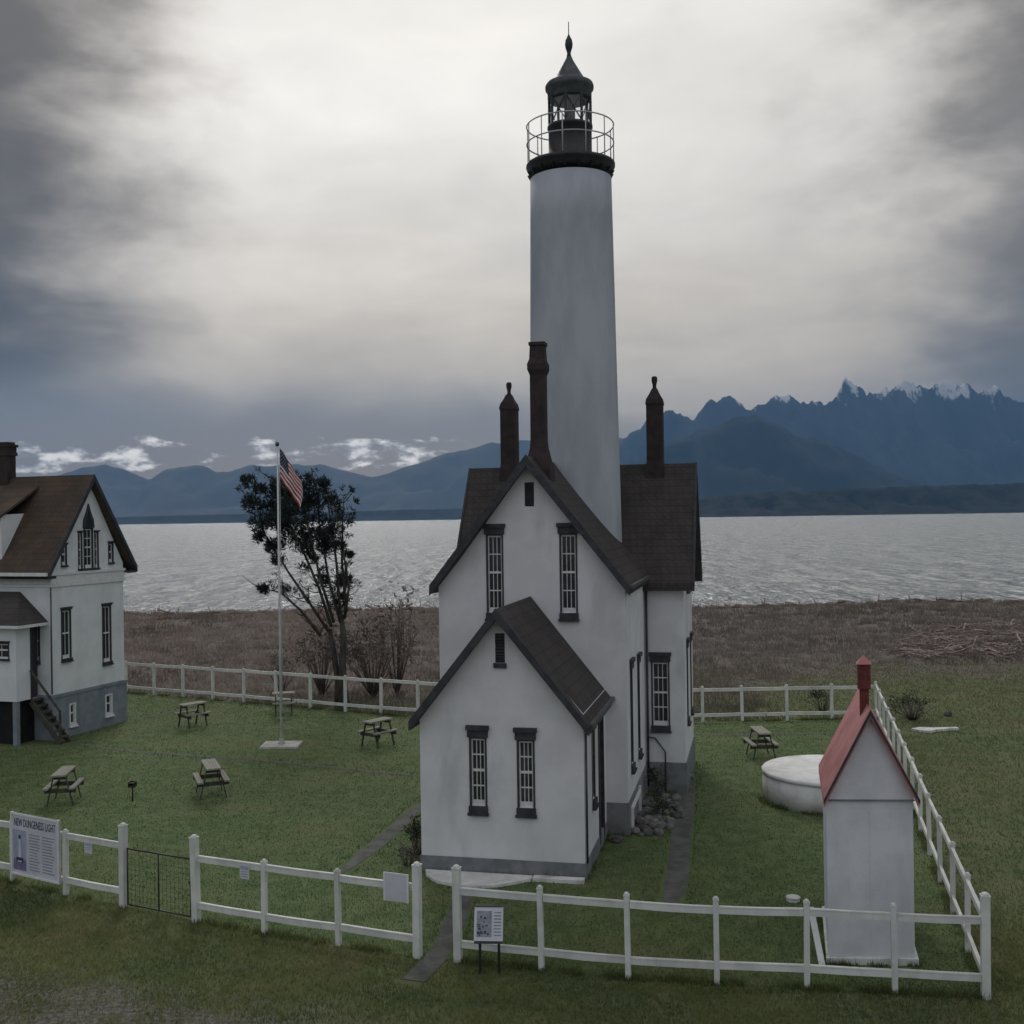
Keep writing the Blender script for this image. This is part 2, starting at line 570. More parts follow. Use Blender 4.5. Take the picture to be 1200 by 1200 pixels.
def ground_material():
    m = bpy.data.materials.new('ground')
    m.use_nodes = True
    t = m.node_tree
    b = NB(t)
    p = t.nodes['Principled BSDF']
    v = b.n('ShaderNodeNewGeometry').outputs['Position']
    x, y, z = b.sep(v)[:]
    n1 = b.noise(v, .28, 6, .6)
    n2 = b.noise(v, 1.7, 6, .65)
    n3 = b.noise(v, 14.0, 5, .7)
    grass = b.mix(b.sm(n2, .35, .65), rgb(0.090, 0.123, 0.059), rgb(0.146, 0.162, 0.083))
    grass = b.mix(b.m('MULTIPLY', b.sm(n1, .45, .62), .6), grass, rgb(0.186, 0.186, 0.107))
    gravel = b.mix(b.sm(n3, .40, .62), rgb(0.100, 0.095, 0.080), rgb(0.208, 0.199, 0.174))
    gravel = b.mix(b.m('MULTIPLY', b.sm(n2, .50, .62), .6), gravel, rgb(0.089, 0.096, 0.056))
    dune = b.mix(b.sm(n2, .36, .64), rgb(0.102, 0.090, 0.079), rgb(0.184, 0.160, 0.139))
    dune = b.mix(b.sm(n1, .42, .60), dune, rgb(0.155, 0.136, 0.127))
    sand = b.mix(n3, rgb(0.201, 0.188, 0.169), rgb(0.316, 0.297, 0.265))
    # worn gravel track that runs past the front of the fence
    track = b.m('ADD', b.m('ADD', y, b.m('MULTIPLY', x, .35)), b.m('MULTIPLY', b.m('SUBTRACT', n2, .5), 2.4))
    c = b.mix(b.sm(track, 14.2, 12.9), grass, gravel)
    # meadow outside the yard turns into brown dune scrub toward the beach
    dn = b.m('ADD', b.m('SUBTRACT', y, b.m('MULTIPLY', b.sm(x, 6, 16), 4.0)), b.m('MULTIPLY', b.m('SUBTRACT', n1, .5), 16.0))
    c = b.mix(b.sm(dn, 36.0, 44.0), c, dune)
    c = b.mix(b.sm(z, -.35, -1.2), c, sand)
    b.put(p.inputs['Base Color'], c)
    p.inputs['Roughness'].default_value = .95
    p.inputs['Specular IOR Level'].default_value = .15
    bn = b.n('ShaderNodeBump')
    bn.inputs['Distance'].default_value = .05
    b.put(bn.inputs['Height'], b.m('ADD', n3, n2))
    t.links.new(bn.outputs[0], p.inputs['Normal'])
    MATS['ground'] = m

    m = bpy.data.materials.new('lawn')
    m.use_nodes = True
    t = m.node_tree
    b = NB(t)
    p = t.nodes['Principled BSDF']
    v = b.n('ShaderNodeNewGeometry').outputs['Position']
    n1 = b.noise(v, .35, 5, .6)
    n2 = b.noise(v, 2.4, 6, .65)
    n3 = b.noise(v, 22.0, 4, .7)
    c = b.mix(b.sm(n2, .34, .66), rgb(0.079, 0.121, 0.051), rgb(0.126, 0.169, 0.075))
    c = b.mix(b.m('MULTIPLY', b.sm(n1, .46, .64), .55), c, rgb(0.150, 0.163, 0.080))
    c = b.mix(b.m('MULTIPLY', b.sm(n3, .5, .8), .4), c, rgb(0.064, 0.091, 0.041))
    b.put(p.inputs['Base Color'], c)
    p.inputs['Roughness'].default_value = .95
    p.inputs['Specular IOR Level'].default_value = .15
    bn = b.n('ShaderNodeBump')
    bn.inputs['Distance'].default_value = .012
    b.put(bn.inputs['Height'], b.m('ADD', n3, n2))
    t.links.new(bn.outputs[0], p.inputs['Normal'])
    MATS['lawn'] = m


ground_material()


def build_ground():
    xs = sorted(set(list(np.linspace(-600, -90, 18)) + list(np.linspace(-90, 90, 151)) + list(np.linspace(90, 600, 18))))
    ys = list(np.linspace(-120, 40, 30)) + list(np.linspace(41.5, 110, 120))
    v = [(x, y, ground_z(x, y)) for y in ys for x in xs]
    n = len(xs)
    f = [(j * n + i, j * n + i + 1, (j + 1) * n + i + 1, (j + 1) * n + i) for j in range(len(ys) - 1) for i in range(n - 1)]
    mb = MB(); mb.add(v, f, 0, True)
    tag(mb.build('ground', 'ground'), 'rough grass and gravel ground sloping to the beach', kind='structure')
    # mown lawn: a sheet a few millimetres above
    mb = MB()
    pts = [Vector((x, y, .004)) for x, y in LAWN]
    mb.add(pts, [tuple(t) for t in tessellate_polygon([pts])])
    lo = mb.build('lawn', 'lawn')
    if lo.data.polygons[0].normal.z < 0:
        lo.data.flip_normals()
    tag(lo, 'mown green lawn inside the white fence', kind='structure')
    for i, (pts, w) in enumerate(PATHS):
        # resample and jitter the edges
        c = []
        for a, b_ in zip(pts[:-1], pts[1:]):
            a = Vector(a); b_ = Vector(b_); k = max(2, int((b_ - a).length / .35))
            c += [a.lerp(b_, t / k) for t in range(k)]
        c.append(Vector(pts[-1]))
        c = [c[0]] + [(c[j - 1] + c[j] * 2 + c[j + 1]) / 4 for j in range(1, len(c) - 1)] + [c[-1]]
        v = []; f = []
        for j, p in enumerate(c):
            d = (c[min(j + 1, len(c) - 1)] - c[max(j - 1, 0)]).normalized(); nn = Vector((-d.y, d.x))
            e_ = min(1, .35 + .22 * min(j, len(c) - 1 - j)) if i != 1 else 1
            wl = e_ * w / 2 * (1 + .18 * fb(j * .4, i * 7.1)); wr = e_ * w / 2 * (1 + .18 * fb(j * .4, i * 7.1 + 50))
            a = p + nn * wl; e = p - nn * wr
            v += [(a.x, a.y, .010), (e.x, e.y, .010)]
            if j:
                f.append((2 * j - 2, 2 * j - 1, 2 * j + 1, 2 * j))
        mb = MB(); mb.add(v, f)
        o = mb.build('path', 'path_grey')
        if o.data.polygons[0].normal.z < 0:
            o.data.flip_normals()
        tag(o, ['worn concrete path leading to the left side of the small wing', 'short concrete path through the gate opening', 'grey concrete path along the right side of the building',
                'narrow sunken footpath crossing the left lawn', 'short pale path behind the left house', 'narrow path behind the round cistern'][i], kind='structure')


build_ground()


def build_sea():
    m = bpy.data.materials.new('sea')
    m.use_nodes = True
    t = m.node_tree
    b = NB(t)
    p = t.nodes['Principled BSDF']
    v = b.n('ShaderNodeNewGeometry').outputs['Position']
    p.inputs['Roughness'].default_value = .19
    p.inputs['IOR'].default_value = 1.333
    p.inputs['Specular IOR Level'].default_value = 1.0
    n1 = b.noise(b.vm('MULTIPLY', v, (.8, .24, 1)), 1.5, 4, .62, .6)
    n2 = b.noise(b.vm('MULTIPLY', v, (.8, .13, 1)), .62, 3, .60, .6)
    bn = b.n('ShaderNodeBump')
    bn.inputs['Strength'].default_value = 1.0
    bn.inputs['Distance'].default_value = 1.4
    b.put(bn.inputs['Height'], b.m('ADD', n1, b.m('MULTIPLY', n2, 2.6)))
    # water sparkle painted into the colour: pale crests over darker troughs
    crest = b.sm(b.m('ADD', b.m('MULTIPLY', n1, .5), b.m('MULTIPLY', n2, .5)), .44, .585)
    b.put(p.inputs['Base Color'], b.mix(crest, rgb(.17, .19, .18), rgb(.54, .555, .525)))
    t.links.new(bn.outputs[0], p.inputs['Normal'])
    MATS['sea'] = m
    mb = MB()
    xs = [-10400, -4000, -1000, -250, 250, 1000, 4000, 10400]
    ys = [-3000, -500, 60, 200, 600, 2000, 6000, 12400]
    n = len(xs)
    mb.add([(x, y, -2.0) for y in ys for x in xs], [(j * n + i, j * n + i + 1, (j + 1) * n + i + 1, (j + 1) * n + i) for j in range(len(ys) - 1) for i in range(n - 1)])
    tag(mb.build('sea', 'sea'), 'silver wind-ruffled sea between the beach and the mountains', kind='structure')


build_sea()


def land_mat(name, c1, c2, scale, snow=None):
    m = bpy.data.materials.new(name)
    m.use_nodes = True
    t = m.node_tree
    b = NB(t)
    p = t.nodes['Principled BSDF']
    g = b.n('ShaderNodeNewGeometry')
    v = g.outputs['Position']
    n1 = b.noise(v, scale, 7, .65)
    c = b.mix(b.sm(n1, .38, .62), rgb(*c1), rgb(*c2))
    if snow:
        z = b.sep(v)[2]
        nz = b.sep(g.outputs['Normal'])[2]
        n2 = b.noise(b.vm('MULTIPLY', v, (1, .4, .3)), .009, 7, .66)
        s = b.m('ADD', z, b.m('MULTIPLY', b.m('SUBTRACT', n2, .5), 1100))
        k = b.m('MULTIPLY', b.sm(s, snow, snow + 90), .8)
        c = b.mix(k, c, rgb(.74, .76, .80))
    b.put(p.inputs['Base Color'], c)
    p.inputs['Roughness'].default_value = .95
    p.inputs['Specular IOR Level'].default_value = .05
    MATS[name] = m


land_mat('mountain_rock', (.020, .024, .030), (.045, .050, .058), .0022, 1010)
land_mat('mountain_far', (.10, .088, .076), (.14, .124, .108), .0022)
land_mat('hill_forest', (.010, .014, .016), (.022, .027, .028), .004)
land_mat('shore_forest', (.010, .013, .013), (.030, .034, .030), .02)


def ridge(name, label, matname, prof, Yr, front, back, rough, seed, nx=220, ny=34, base=-3.0, jagg=.05):
    X0, X1 = prof[0][0], prof[-1][0]
    px = np.array([p[0] for p in prof]); pz = np.array([p[1] for p in prof])
    v = []
    for j in range(ny + 1):
        s = j / ny * 2 - 1                      # -1 front foot .. 0 crest .. 1 back foot
        yy = Yr + (s * front if s < 0 else s * back)
        t = 1 - abs(s)
        for i in range(nx + 1):
            x = X0 + (X1 - X0) * i / nx
            h = float(np.interp(x, px, pz))
            sp = abs(fb(x / rough * .9 + s * .35, s * 1.6 + seed, seed, 5))
            gully = 1 - .85 * sp * min(1, abs(s) * 3.2)
            jag = 1 + jagg * (fb(x / rough * 3.0, seed * 3.3, s * 2, 5) - .5 * abs(fb(x / rough * 6.0, seed, s * 4, 3)))
            z = base + (h - base) * (t ** (1.05 + .3 * abs(s))) * gully * jag
            v.append((x + .10 * rough * fb(s * 2, x / rough, seed), yy, max(base, z)))
    n = nx + 1
    f = [(j * n + i, j * n + i + 1, (j + 1) * n + i + 1, (j + 1) * n + i) for j in range(ny) for i in range(nx)]
    mb = MB(); mb.add(v, f, 0, True)
    return tag(mb.build(name, matname), label, kind='structure')


ridge('mountain_range', 'snow-capped mountain range on the right under the cloud', 'mountain_rock',
      [(700, 300), (960, 659), (1181, 839), (1475, 922), (1584, 848), (1732, 977), (1915, 989), (2096, 913), (2244, 999), (2354, 1027), (2536, 995), (2681, 949),
       (2830, 1093), (2925, 1121), (3048, 1031), (3231, 1058), (3378, 1100), (3524, 1119), (3670, 1059), (3780, 1079), (3890, 1107), (4035, 1039), (4145, 1103),
       (4326, 969), (4618, 936), (5129, 855), (6200, 700), (7600, 300)], 9500, 1700, 2500, 420, 3.1, 460, 48, jagg=.075)
ridge('mountain_range', 'long blue mountain range on the left across the water', 'mountain_far',
      [(-9835, 192), (-8282, 386), (-6729, 425), (-5580, 351), (-5073, 370), (-4563, 463), (-4224, 560), (-4012, 599), (-3801, 512), (-3591, 433), (-3463, 514), (-3251, 571),
       (-3039, 569), (-2913, 499), (-2744, 504), (-2531, 561), (-2192, 556), (-1854, 551), (-1685, 507), (-1433, 419), (-1094, 514), (-668, 661), (-243, 740), (180, 776),
       (688, 811), (1196, 762), (1532, 630), (2200, 192)], 11000, 1500, 1200, 700, 8.4, 300, 34, jagg=.04)
ridge('hill', 'dark rounded foothill right of the tower in front of the peaks', 'hill_forest',
      [(420, 60), (704, 302), (906, 425), (1082, 497), (1258, 550), (1434, 577), (1533, 541), (1657, 474), (1856, 426), (2055, 333), (2303, 194), (2502, 102), (2900, 20)],
      6500, 1300, 1500, 420, 5.2, 140, 30)
ridge('far_shore', 'low dark wooded far shore on the right', 'shore_forest',
      [(380, 2), (527, 40), (638, 66), (832, 78), (998, 80), (1164, 86), (1386, 90), (1663, 94), (1940, 93), (2600, 95), (3600, 60), (4400, 4)], 3600, 260, 900, 60, 6.6, 320, 24)
ridge('far_shore', 'low dark shoreline at the foot of the left mountains', 'shore_forest',
      [(-4600, 10), (-3600, 26), (-2700, 34), (-2000, 42), (-1200, 50), (-400, 60), (200, 56), (700, 30), (1100, 3)], 6200, 240, 900, 70, 2.2, 320, 20)


# ================================================================== BUILDINGS
def front_map(y0):            # wall facing local -y; (a, z, out) -> xyz
    return lambda a, z, o: (a, y0 - o, z)


def right_map(x0):            # wall facing local +x
    return lambda a, z, o: (x0 + o, a, z)


def left_map(x0):             # wall facing local -x
    return lambda a, z, o: (x0 - o, a, z)


def back_map(y0):
    return lambda a, z, o: (a, y0 + o, z)


def wall(mb, fm, outline, holes=(), depth=.14, mi=0):
    """flat wall with real openings: face with holes and the reveals going inward"""
    hs = []
    for h in holes:
        hs.append([(h[0], h[2]), (h[0], h[3]), (h[1], h[3]), (h[1], h[2])])
    loops = [[Vector((a, z, 0)) for a, z in outline]] + [[Vector((a, z, 0)) for a, z in h] for h in hs]
    flat = [p for l in loops for p in l]
    tris = tessellate_polygon(loops)
    V = [fm(p.x, p.y, 0) for p in flat]
    out = Vector(fm(0, 0, 1)) - Vector(fm(0, 0, 0))
    F = []
    for t in tris:
        a, b, c = [Vector(V[i]) for i in t]
        nrm = (b - a).cross(c - a)
        if nrm.length < 1e-9:
            continue
        F.append(tuple(t) if nrm.dot(out) > 0 else tuple(t)[::-1])
    mb.add(V, F, mi)
    for h in hs:
        c = (sum(p[0] for p in h) / 4, sum(p[1] for p in h) / 4)
        cc = Vector(fm(c[0], c[1], -depth / 2))
        for i in range(4):
            a, b = h[i], h[(i + 1) % 4]
            q = [fm(a[0], a[1], 0), fm(b[0], b[1], 0), fm(b[0], b[1], -depth), fm(a[0], a[1], -depth)]
            nrm = (Vector(q[1]) - Vector(q[0])).cross(Vector(q[2]) - Vector(q[1]))
            mid = sum((Vector(x) for x in q), Vector()) / 4
            mb.add(q, [(0, 1, 2, 3) if nrm.dot(cc - mid) > 0 else (3, 2, 1, 0)], mi)


def fbox(mb, fm, a0, a1, z0, z1, o0, o1, mi=0):
    p = [fm(a0, z0, o0), fm(a1, z0, o0), fm(a1, z0, o1), fm(a0, z0, o1), fm(a0, z1, o0), fm(a1, z1, o0), fm(a1, z1, o1), fm(a0, z1, o1)]
    c = sum((Vector(x) for x in p), Vector()) / 8
    for f in [(0, 3, 2, 1), (4, 5, 6, 7), (0, 1, 5, 4), (1, 2, 6, 5), (2, 3, 7, 6), (3, 0, 4, 7)]:
        q = [Vector(p[i]) for i in f]
        n = (q[1] - q[0]).cross(q[2] - q[1])
        mb.add(q, [(0, 1, 2, 3) if n.dot(sum(q, Vector()) / 4 - c) > 0 else (3, 2, 1, 0)], mi)


def window(root, fm, a0, a1, z0, z1, cols=3, rows=2, lintel=(.05, .22), sill=(.03, .17), casing=.035, rail=.10, sash='sash_white', trim='trim_dark', name='window'):
    """sash window standing in an opening a0..a1 x z0..z1: casing > lintel, sill, sash, panes"""
    w = a1 - a0
    mb = MB()
    for s in (a0, a1 - casing):
        fbox(mb, fm, s, s + casing, z0, z1, -.10, .012)
    fbox(mb, fm, a0 + casing, a1 - casing, z1 - casing * .7, z1, -.10, .010)
    o = mb.build(name, trim, root)
    if lintel:
        mb = MB(); ov, hh = lintel
        fbox(mb, fm, a0 - ov * .55, a1 + ov * .55, z1 + .002, z1 + hh * .62, -.02, .045)
        fbox(mb, fm, a0 - ov, a1 + ov, z1 + hh * .62, z1 + hh, -.02, .075)
        mb.build('lintel', trim, o)
    if sill:
        mb = MB(); ov, hh = sill
        fbox(mb, fm, a0 - ov * .4, a1 + ov * .4, z0 - hh * .72, z0 - .002, -.02, .05)
        fbox(mb, fm, a0 - ov, a1 + ov, z0 - hh, z0 - hh * .72, -.02, .08)
        mb.build('sill', trim, o)
    b0, b1 = a0 + casing + .002, a1 - casing - .002
    zm = (z0 + z1) / 2 + .02
    st = max(.022, w * .055)
    mb = MB()
    for s in (b0, b1 - st):
        fbox(mb, fm, s, s + st, z0, z1 - casing * .7, -.075, -.030)
    fbox(mb, fm, b0 + st, b1 - st, z0, z0 + rail, -.074, -.031)
    fbox(mb, fm, b0 + st, b1 - st, zm - .022, zm + .022, -.074, -.026)
    fbox(mb, fm, b0 + st, b1 - st, z1 - casing * .7 - .035, z1 - casing * .7, -.074, -.031)
    mt = .013
    for (l, h) in ((z0 + rail, zm - .022), (zm + .022, z1 - casing * .7 - .035)):
        for k in range(1, cols):
            c = b0 + st + (b1 - b0 - 2 * st) * k / cols
            fbox(mb, fm, c - mt / 2, c + mt / 2, l, h, -.070, -.040)
        for k in range(1, rows):
            c = l + (h - l) * k / rows
            fbox(mb, fm, b0 + st, b1 - st, c - mt * .9, c + mt * .9, -.069, -.038)
    mb.build('sash', sash, o)
    for (l, h) in ((z0 + rail, zm - .022), (zm + .022, z1 - casing * .7 - .035)):
        mb = MB()
        fbox(mb, fm, b0 + st * .5, b1 - st * .5, l - .01, h + .01, -.064, -.056)
        mb.build('pane', 'window_glass', o)
    return o


def gable_roof(root, axis, c0, c1, mid, half, z_eave, z_ridge, th=.09, mname='roof_dark', name='roof', flare=.0):
    """two slabs meeting on a ridge; axis 'y' = ridge along local y between c0..c1, mid = ridge x"""
    mb = MB()
    sl = math.atan2(z_ridge - z_eave, half)
    dz = th / math.cos(sl)
    f = (lambda a, z, c: (a, c, z)) if axis == 'y' else (lambda a, z, c: (c, a, z))
    for s in (-1, 1):
        e = mid + s * half
        if flare:
            k = mid + s * half * .72
            zk = z_ridge + (z_eave - z_ridge) * .72 - flare
            poly = [(mid, z_ridge), (k, zk), (e, z_eave), (e, z_eave - dz), (k, zk - dz), (mid, z_ridge - dz)]
        else:
            poly = [(mid, z_ridge), (e, z_eave), (e, z_eave - dz), (mid, z_ridge - dz)]
        mb.prism(poly, c0, c1, f)
    o = mb.build(name, mname, root)
    fix_normals(o)
    return o


def fix_normals(o):
    import bmesh
    bm = bmesh.new(); bm.from_mesh(o.data)
    bmesh.ops.recalc_face_normals(bm, faces=bm.faces)
    bm.to_mesh(o.data); bm.free()


def barge(root, axis, c, mid, half, z_eave, z_ridge, h=.2, t=.05, mname='trim_dark', sgn=-1):
    mb = MB()
    f = (lambda a, z, k: (a, k, z)) if axis == 'y' else (lambda a, z, k: (k, a, z))
    for s in (-1, 1):
        e = mid + s * half
        mb.prism([(mid, z_ridge + .012), (e, z_eave + .012), (e, z_eave - h), (mid, z_ridge - h * 1.15)], c, c + sgn * t, f)
    o = mb.build('bargeboard', mname, root)
    fix_normals(o)
    return o


def chimney(root, cx, cy, z0, zs, ztop, w, kind='spire'):
    """square shaft with flared base, corbelled shoulder and a slender pot"""
    mb = MB()

    def ring(ww, z):
        return [(cx - ww, cy - ww, z), (cx + ww, cy - ww, z), (cx + ww, cy + ww, z), (cx - ww, cy + ww, z)]
    h = w / 2
    if kind == 'spire':
        prof = [(h * 1.18, z0), (h * 1.12, z0 + .35), (h, z0 + .5), (h, zs - .06), (h * 1.08, zs - .05), (h * 1.08, zs), (h * .96, zs + .10), (h * .62, zs + .22), (h * .36, zs + .34)]
    else:
        prof = [(h * 1.75, z0), (h * 1.65, z0 + .5), (h * 1.05, z0 + .95), (h * .95, z0 + 1.15), (h * .95, zs - .18), (h * 1.22, zs - .06), (h * 1.22, zs + .06), (h * .98, zs + .16), (h * .90, ztop - .08),
                (h * 1.04, ztop - .07), (h * 1.04, ztop)]
    rings = [ring(a, z) for a, z in prof]
    for a, b in zip(rings[:-1], rings[1:]):
        mb.add(a + b, [(0, 1, 5, 4), (1, 2, 6, 5), (2, 3, 7, 6), (3, 0, 4, 7)])
    mb.add(rings[-1], [(0, 1, 2, 3)])
    o = mb.build('chimney', 'chimney_brick', root)
    if kind == 'spire':
        mb = MB()
        zb = zs + .33
        mb.lathe([(h * .40, zb), (h * .24, zb + .05), (h * .24, zb + .12), (h * .36, zb + .22), (h * .36, ztop - .04), (h * .28, ztop)], 10, cx, cy)
        mb.build('chimney_pot', 'chimney_brick', o)
    return o


def lighthouse_house():
    r = thing('keepers_dwelling', 'white gabled dwelling with dark roofs and dark window trim at the foot of the tower', 'building', (M_O[0], M_O[1], 0), M_RZ)
    # ---- small front wing
    ez, rz_, mid, half = 2.78, 4.80, -1.525, 1.525
    wl = (-2.115, -1.785, 1.25, 2.50); wr = (-1.225, -.895, 1.25, 2.48)
    vent = (-1.60, -1.42, 3.86, 4.40)
    zt = 2.98
    mb = MB()
    wall(mb, front_map(0), [(-3.05, .30), (0, .30), (0, zt), (mid, rz_ - .06), (-3.05, zt)], [wl, wr, vent])
    sw = (.93, 1.30, 1.18, 2.48); sdoor = (1.82, 2.36, .16, 2.50)
    wall(mb, right_map(0), [(0, .30), (1.82, .30), (1.82, 2.5), (2.36, 2.5), (2.36, .30), (2.9, .30), (2.9, zt), (0, zt)], [sw])
    wall(mb, left_map(-3.05), [(0, .30), (2.9, .30), (2.9, zt), (0, zt)])
    mb.build('wing_wall', 'wall_white', r)
    mb = MB()
    mb.box(-3.07, .02, -.02, 2.9, -.05, .30)
    mb.build('wing_foundation', 'foundation_grey', r)
    gable_roof(r, 'y', -.22, 2.96, mid, half + .13, ez + .01, rz_ + .06, .10, name='wing_roof')
    barge(r, 'y', -.222, mid, half + .135, ez + .015, rz_ + .06, .17, .045)
    mb = MB()
    mb.box(.125, .20, -.20, 2.9, ez - .03, ez + .04)
    mb.build('gutter', 'lead_grey', r)
    for a in (wl, wr):
        window(r, front_map(0), a[0], a[1], a[2], a[3])
    window(r, right_map(0), *sw, cols=2)
    mb = MB()
    fbox(mb, front_map(0), vent[0], vent[1], vent[2], vent[3], -.10, -.06)
    for k in range(9):
        z = vent[2] + .03 + k * .056
        fbox(mb, front_map(0), vent[0] + .003, vent[1] - .003, z, z + .03, -.06, -.005)
    v = mb.build('gable_vent', 'trim_dark', r)
    mb = MB(); fbox(mb, front_map(0), vent[0] - .03, vent[1] + .03, vent[2] - .09, vent[2] - .002, -.02, .04); mb.build('sill', 'trim_dark', v)
    mb = MB()
    fbox(mb, right_map(0), 1.84, 2.34, .12, 2.48, -.12, -.08)
    d = mb.build('door', 'door_dark', r)
    mb = MB()
    fbox(mb, right_map(0), 1.77, 1.84, .12, 2.56, -.10, .03); fbox(mb, right_map(0), 2.34, 2.41, .12, 2.56, -.10, .03); fbox(mb, right_map(0), 1.84, 2.34, 2.48, 2.56, -.10, .03)
    mb.build('door_frame', 'trim_dark', d)
    mb = MB(); mb.lathe([(.018, 0), (.026, .02), (.018, .04)], 8); k = mb.build('door_knob', 'lead_grey', d); k.location = (-.04, 1.92, 1.2)
    mb = MB(); mb.tube([(.035, .035, .3), (.035, .035, 2.62)], .022, 6); mb.build('downspout', 'trim_dark', r)
    # ---- front block
    X0, X1, Y1, Y2 = -3.5, .44, 2.9, 6.6
    mid, half, ez, rz_ = -1.53, 1.97, 5.10, 7.72
    zt = 5.14
    ur = (-.905, -.535, 4.52, 6.15); ul = (-2.46, -2.09, 4.52, 6.15)
    gv = (-1.62, -1.42, 6.72, 7.22)
    mb = MB()
    wall(mb, front_map(Y1), [(X0, .66), (X1, .66), (X1, zt), (mid, rz_ - .06), (X0, zt)], [ul, ur, gv])
    s1 = (3.50, 3.92, 1.28, 3.28); s2 = (4.92, 5.34, 1.28, 3.22)
    wall(mb, right_map(X1), [(Y1, .66), (Y2, .66), (Y2, zt), (Y1, zt)], [s1, s2])
    wall(mb, left_map(X0), [(Y1, .66), (Y2, .66), (Y2, zt), (Y1, zt)])
    mb.build('front_wall', 'wall_white', r)
    mb = MB(); mb.box(X0 - .03, X1 + .03, Y1 - .03, Y2, -.05, .66); mb.build('foundation', 'foundation_grey', r)
    gable_roof(r, 'y', Y1 - .24, 8.2, mid, half + .12, ez - .02, rz_ + .05, .10, name='front_roof', flare=.05)
    barge(r, 'y', Y1 - .242, mid, half + .125, ez - .01, rz_ + .05, .2, .05)
    for a in (ur, ul):
        window(r, front_map(Y1), *a)
    for a in (s1, s2):
        window(r, right_map(X1), *a, cols=3)
    mb = MB()
    fbox(mb, front_map(Y1), gv[0], gv[1], gv[2], gv[3], -.10, -.06)
    for k in range(8):
        z = gv[2] + .03 + k * .058
        fbox(mb, front_map(Y1), gv[0] + .003, gv[1] - .003, z, z + .03, -.06, -.005)
    mb.build('gable_vent', 'trim_dark', r)
    mb = MB(); mb.box(X1 + .115, X1 + .19, Y1 - .2, Y2 - .35, ez - .07, ez + .0); mb.build('gutter', 'lead_grey', r)
    # ---- cross wing
    A0, A1, B0, B1 = -3.92, 1.37, 6.6, 9.8
    bm_, bh, ez, rz_ = 8.2, 1.6, 4.98, 7.72
    cw = (.585, 1.015, 1.56, 3.06)
    g1 = (7.60, 7.98, 4.75, 5.95); g2 = (8.42, 8.80, 4.75, 5.95); g3 = (7.3, 7.7, 1.6, 3.3); g4 = (8.7, 9.1, 1.6, 3.3)
    mb = MB()
    wall(mb, front_map(B0), [(X1, .70), (A1, .70), (A1, zt), (X1, zt)], [cw])
    wall(mb, front_map(B0), [(A0, .70), (X0, .70), (X0, zt), (A0, zt)])
    wall(mb, right_map(A1), [(B0, .70), (B1, .70), (B1, zt), (bm_, rz_ - .06), (B0, zt)], [g1, g2, g3, g4])
    wall(mb, left_map(A0), [(B0, .70), (B1, .70), (B1, zt), (bm_, rz_ - .06), (B0, zt)])
    wall(mb, back_map(B1), [(A0, .70), (A1, .70), (A1, zt), (A0, zt)])
    mb.build('cross_wing_wall', 'wall_white', r)
    mb = MB(); mb.box(A0 - .03, A1 + .03, B0 - .03, B1 + .03, -.05, .70); mb.build('foundation', 'foundation_grey', r)
    gable_roof(r, 'x', A0 - .22, A1 + .22, bm_, bh + .26, ez - .06, rz_ + .06, .10, name='cross_wing_roof', flare=.05)
    barge(r, 'x', A1 + .222, bm_, bh + .262, ez - .05, rz_ + .06, .2, .05, sgn=1)
    barge(r, 'x', A0 - .222, bm_, bh + .262, ez - .05, rz_ + .06, .2, .05, sgn=-1)
    window(r, front_map(B0), *cw)
    for a in (g1, g2, g3, g4):
        window(r, right_map(A1), *a, cols=2)
    # pipes in the inner corner
    mb = MB(); mb.tube([(X1 + .06, B0 - .06, .15), (X1 + .06, B0 - .06, 4.9)], .03, 6); mb.build('downspout', 'trim_dark', r)
    mb = MB(); mb.tube([(.50, B0 - .05, 1.28), (.66, B0 - .05, 1.27), (.90, B0 - .05, .95), (.90, B0 - .05, .05)], .02, 6); mb.build('drain_pipe', 'lead_grey', r)
    mb = MB(); mb.box(.48, .62, B0 - .16, B0 - .04, .45, .56); mb.build('meter_box', 'black_paint', r)
    # basement door and hatch frame on the right side of the front block
    mb = MB()
    fbox(mb, right_map(X1 + .03), 3.15, 3.22, .0, .52, 0, .05); fbox(mb, right_map(X1 + .03), 4.6, 4.67, .0, .6, 0, .05); fbox(mb, right_map(X1 + .03), 3.22, 4.6, .46, .52, 0, .05)
    mb.build('basement_hatch', 'trim_white', r)
    # ---- chimneys
    chimney(r, -3.10, 8.2, 7.35, 9.30, 9.96, .40)
    chimney(r, .62, 8.2, 7.35, 9.30, 9.96, .40)
    chimney(r, -1.42, 3.55, 7.0, 9.68, 10.2, .33, 'stack')
    return r


lighthouse_house()


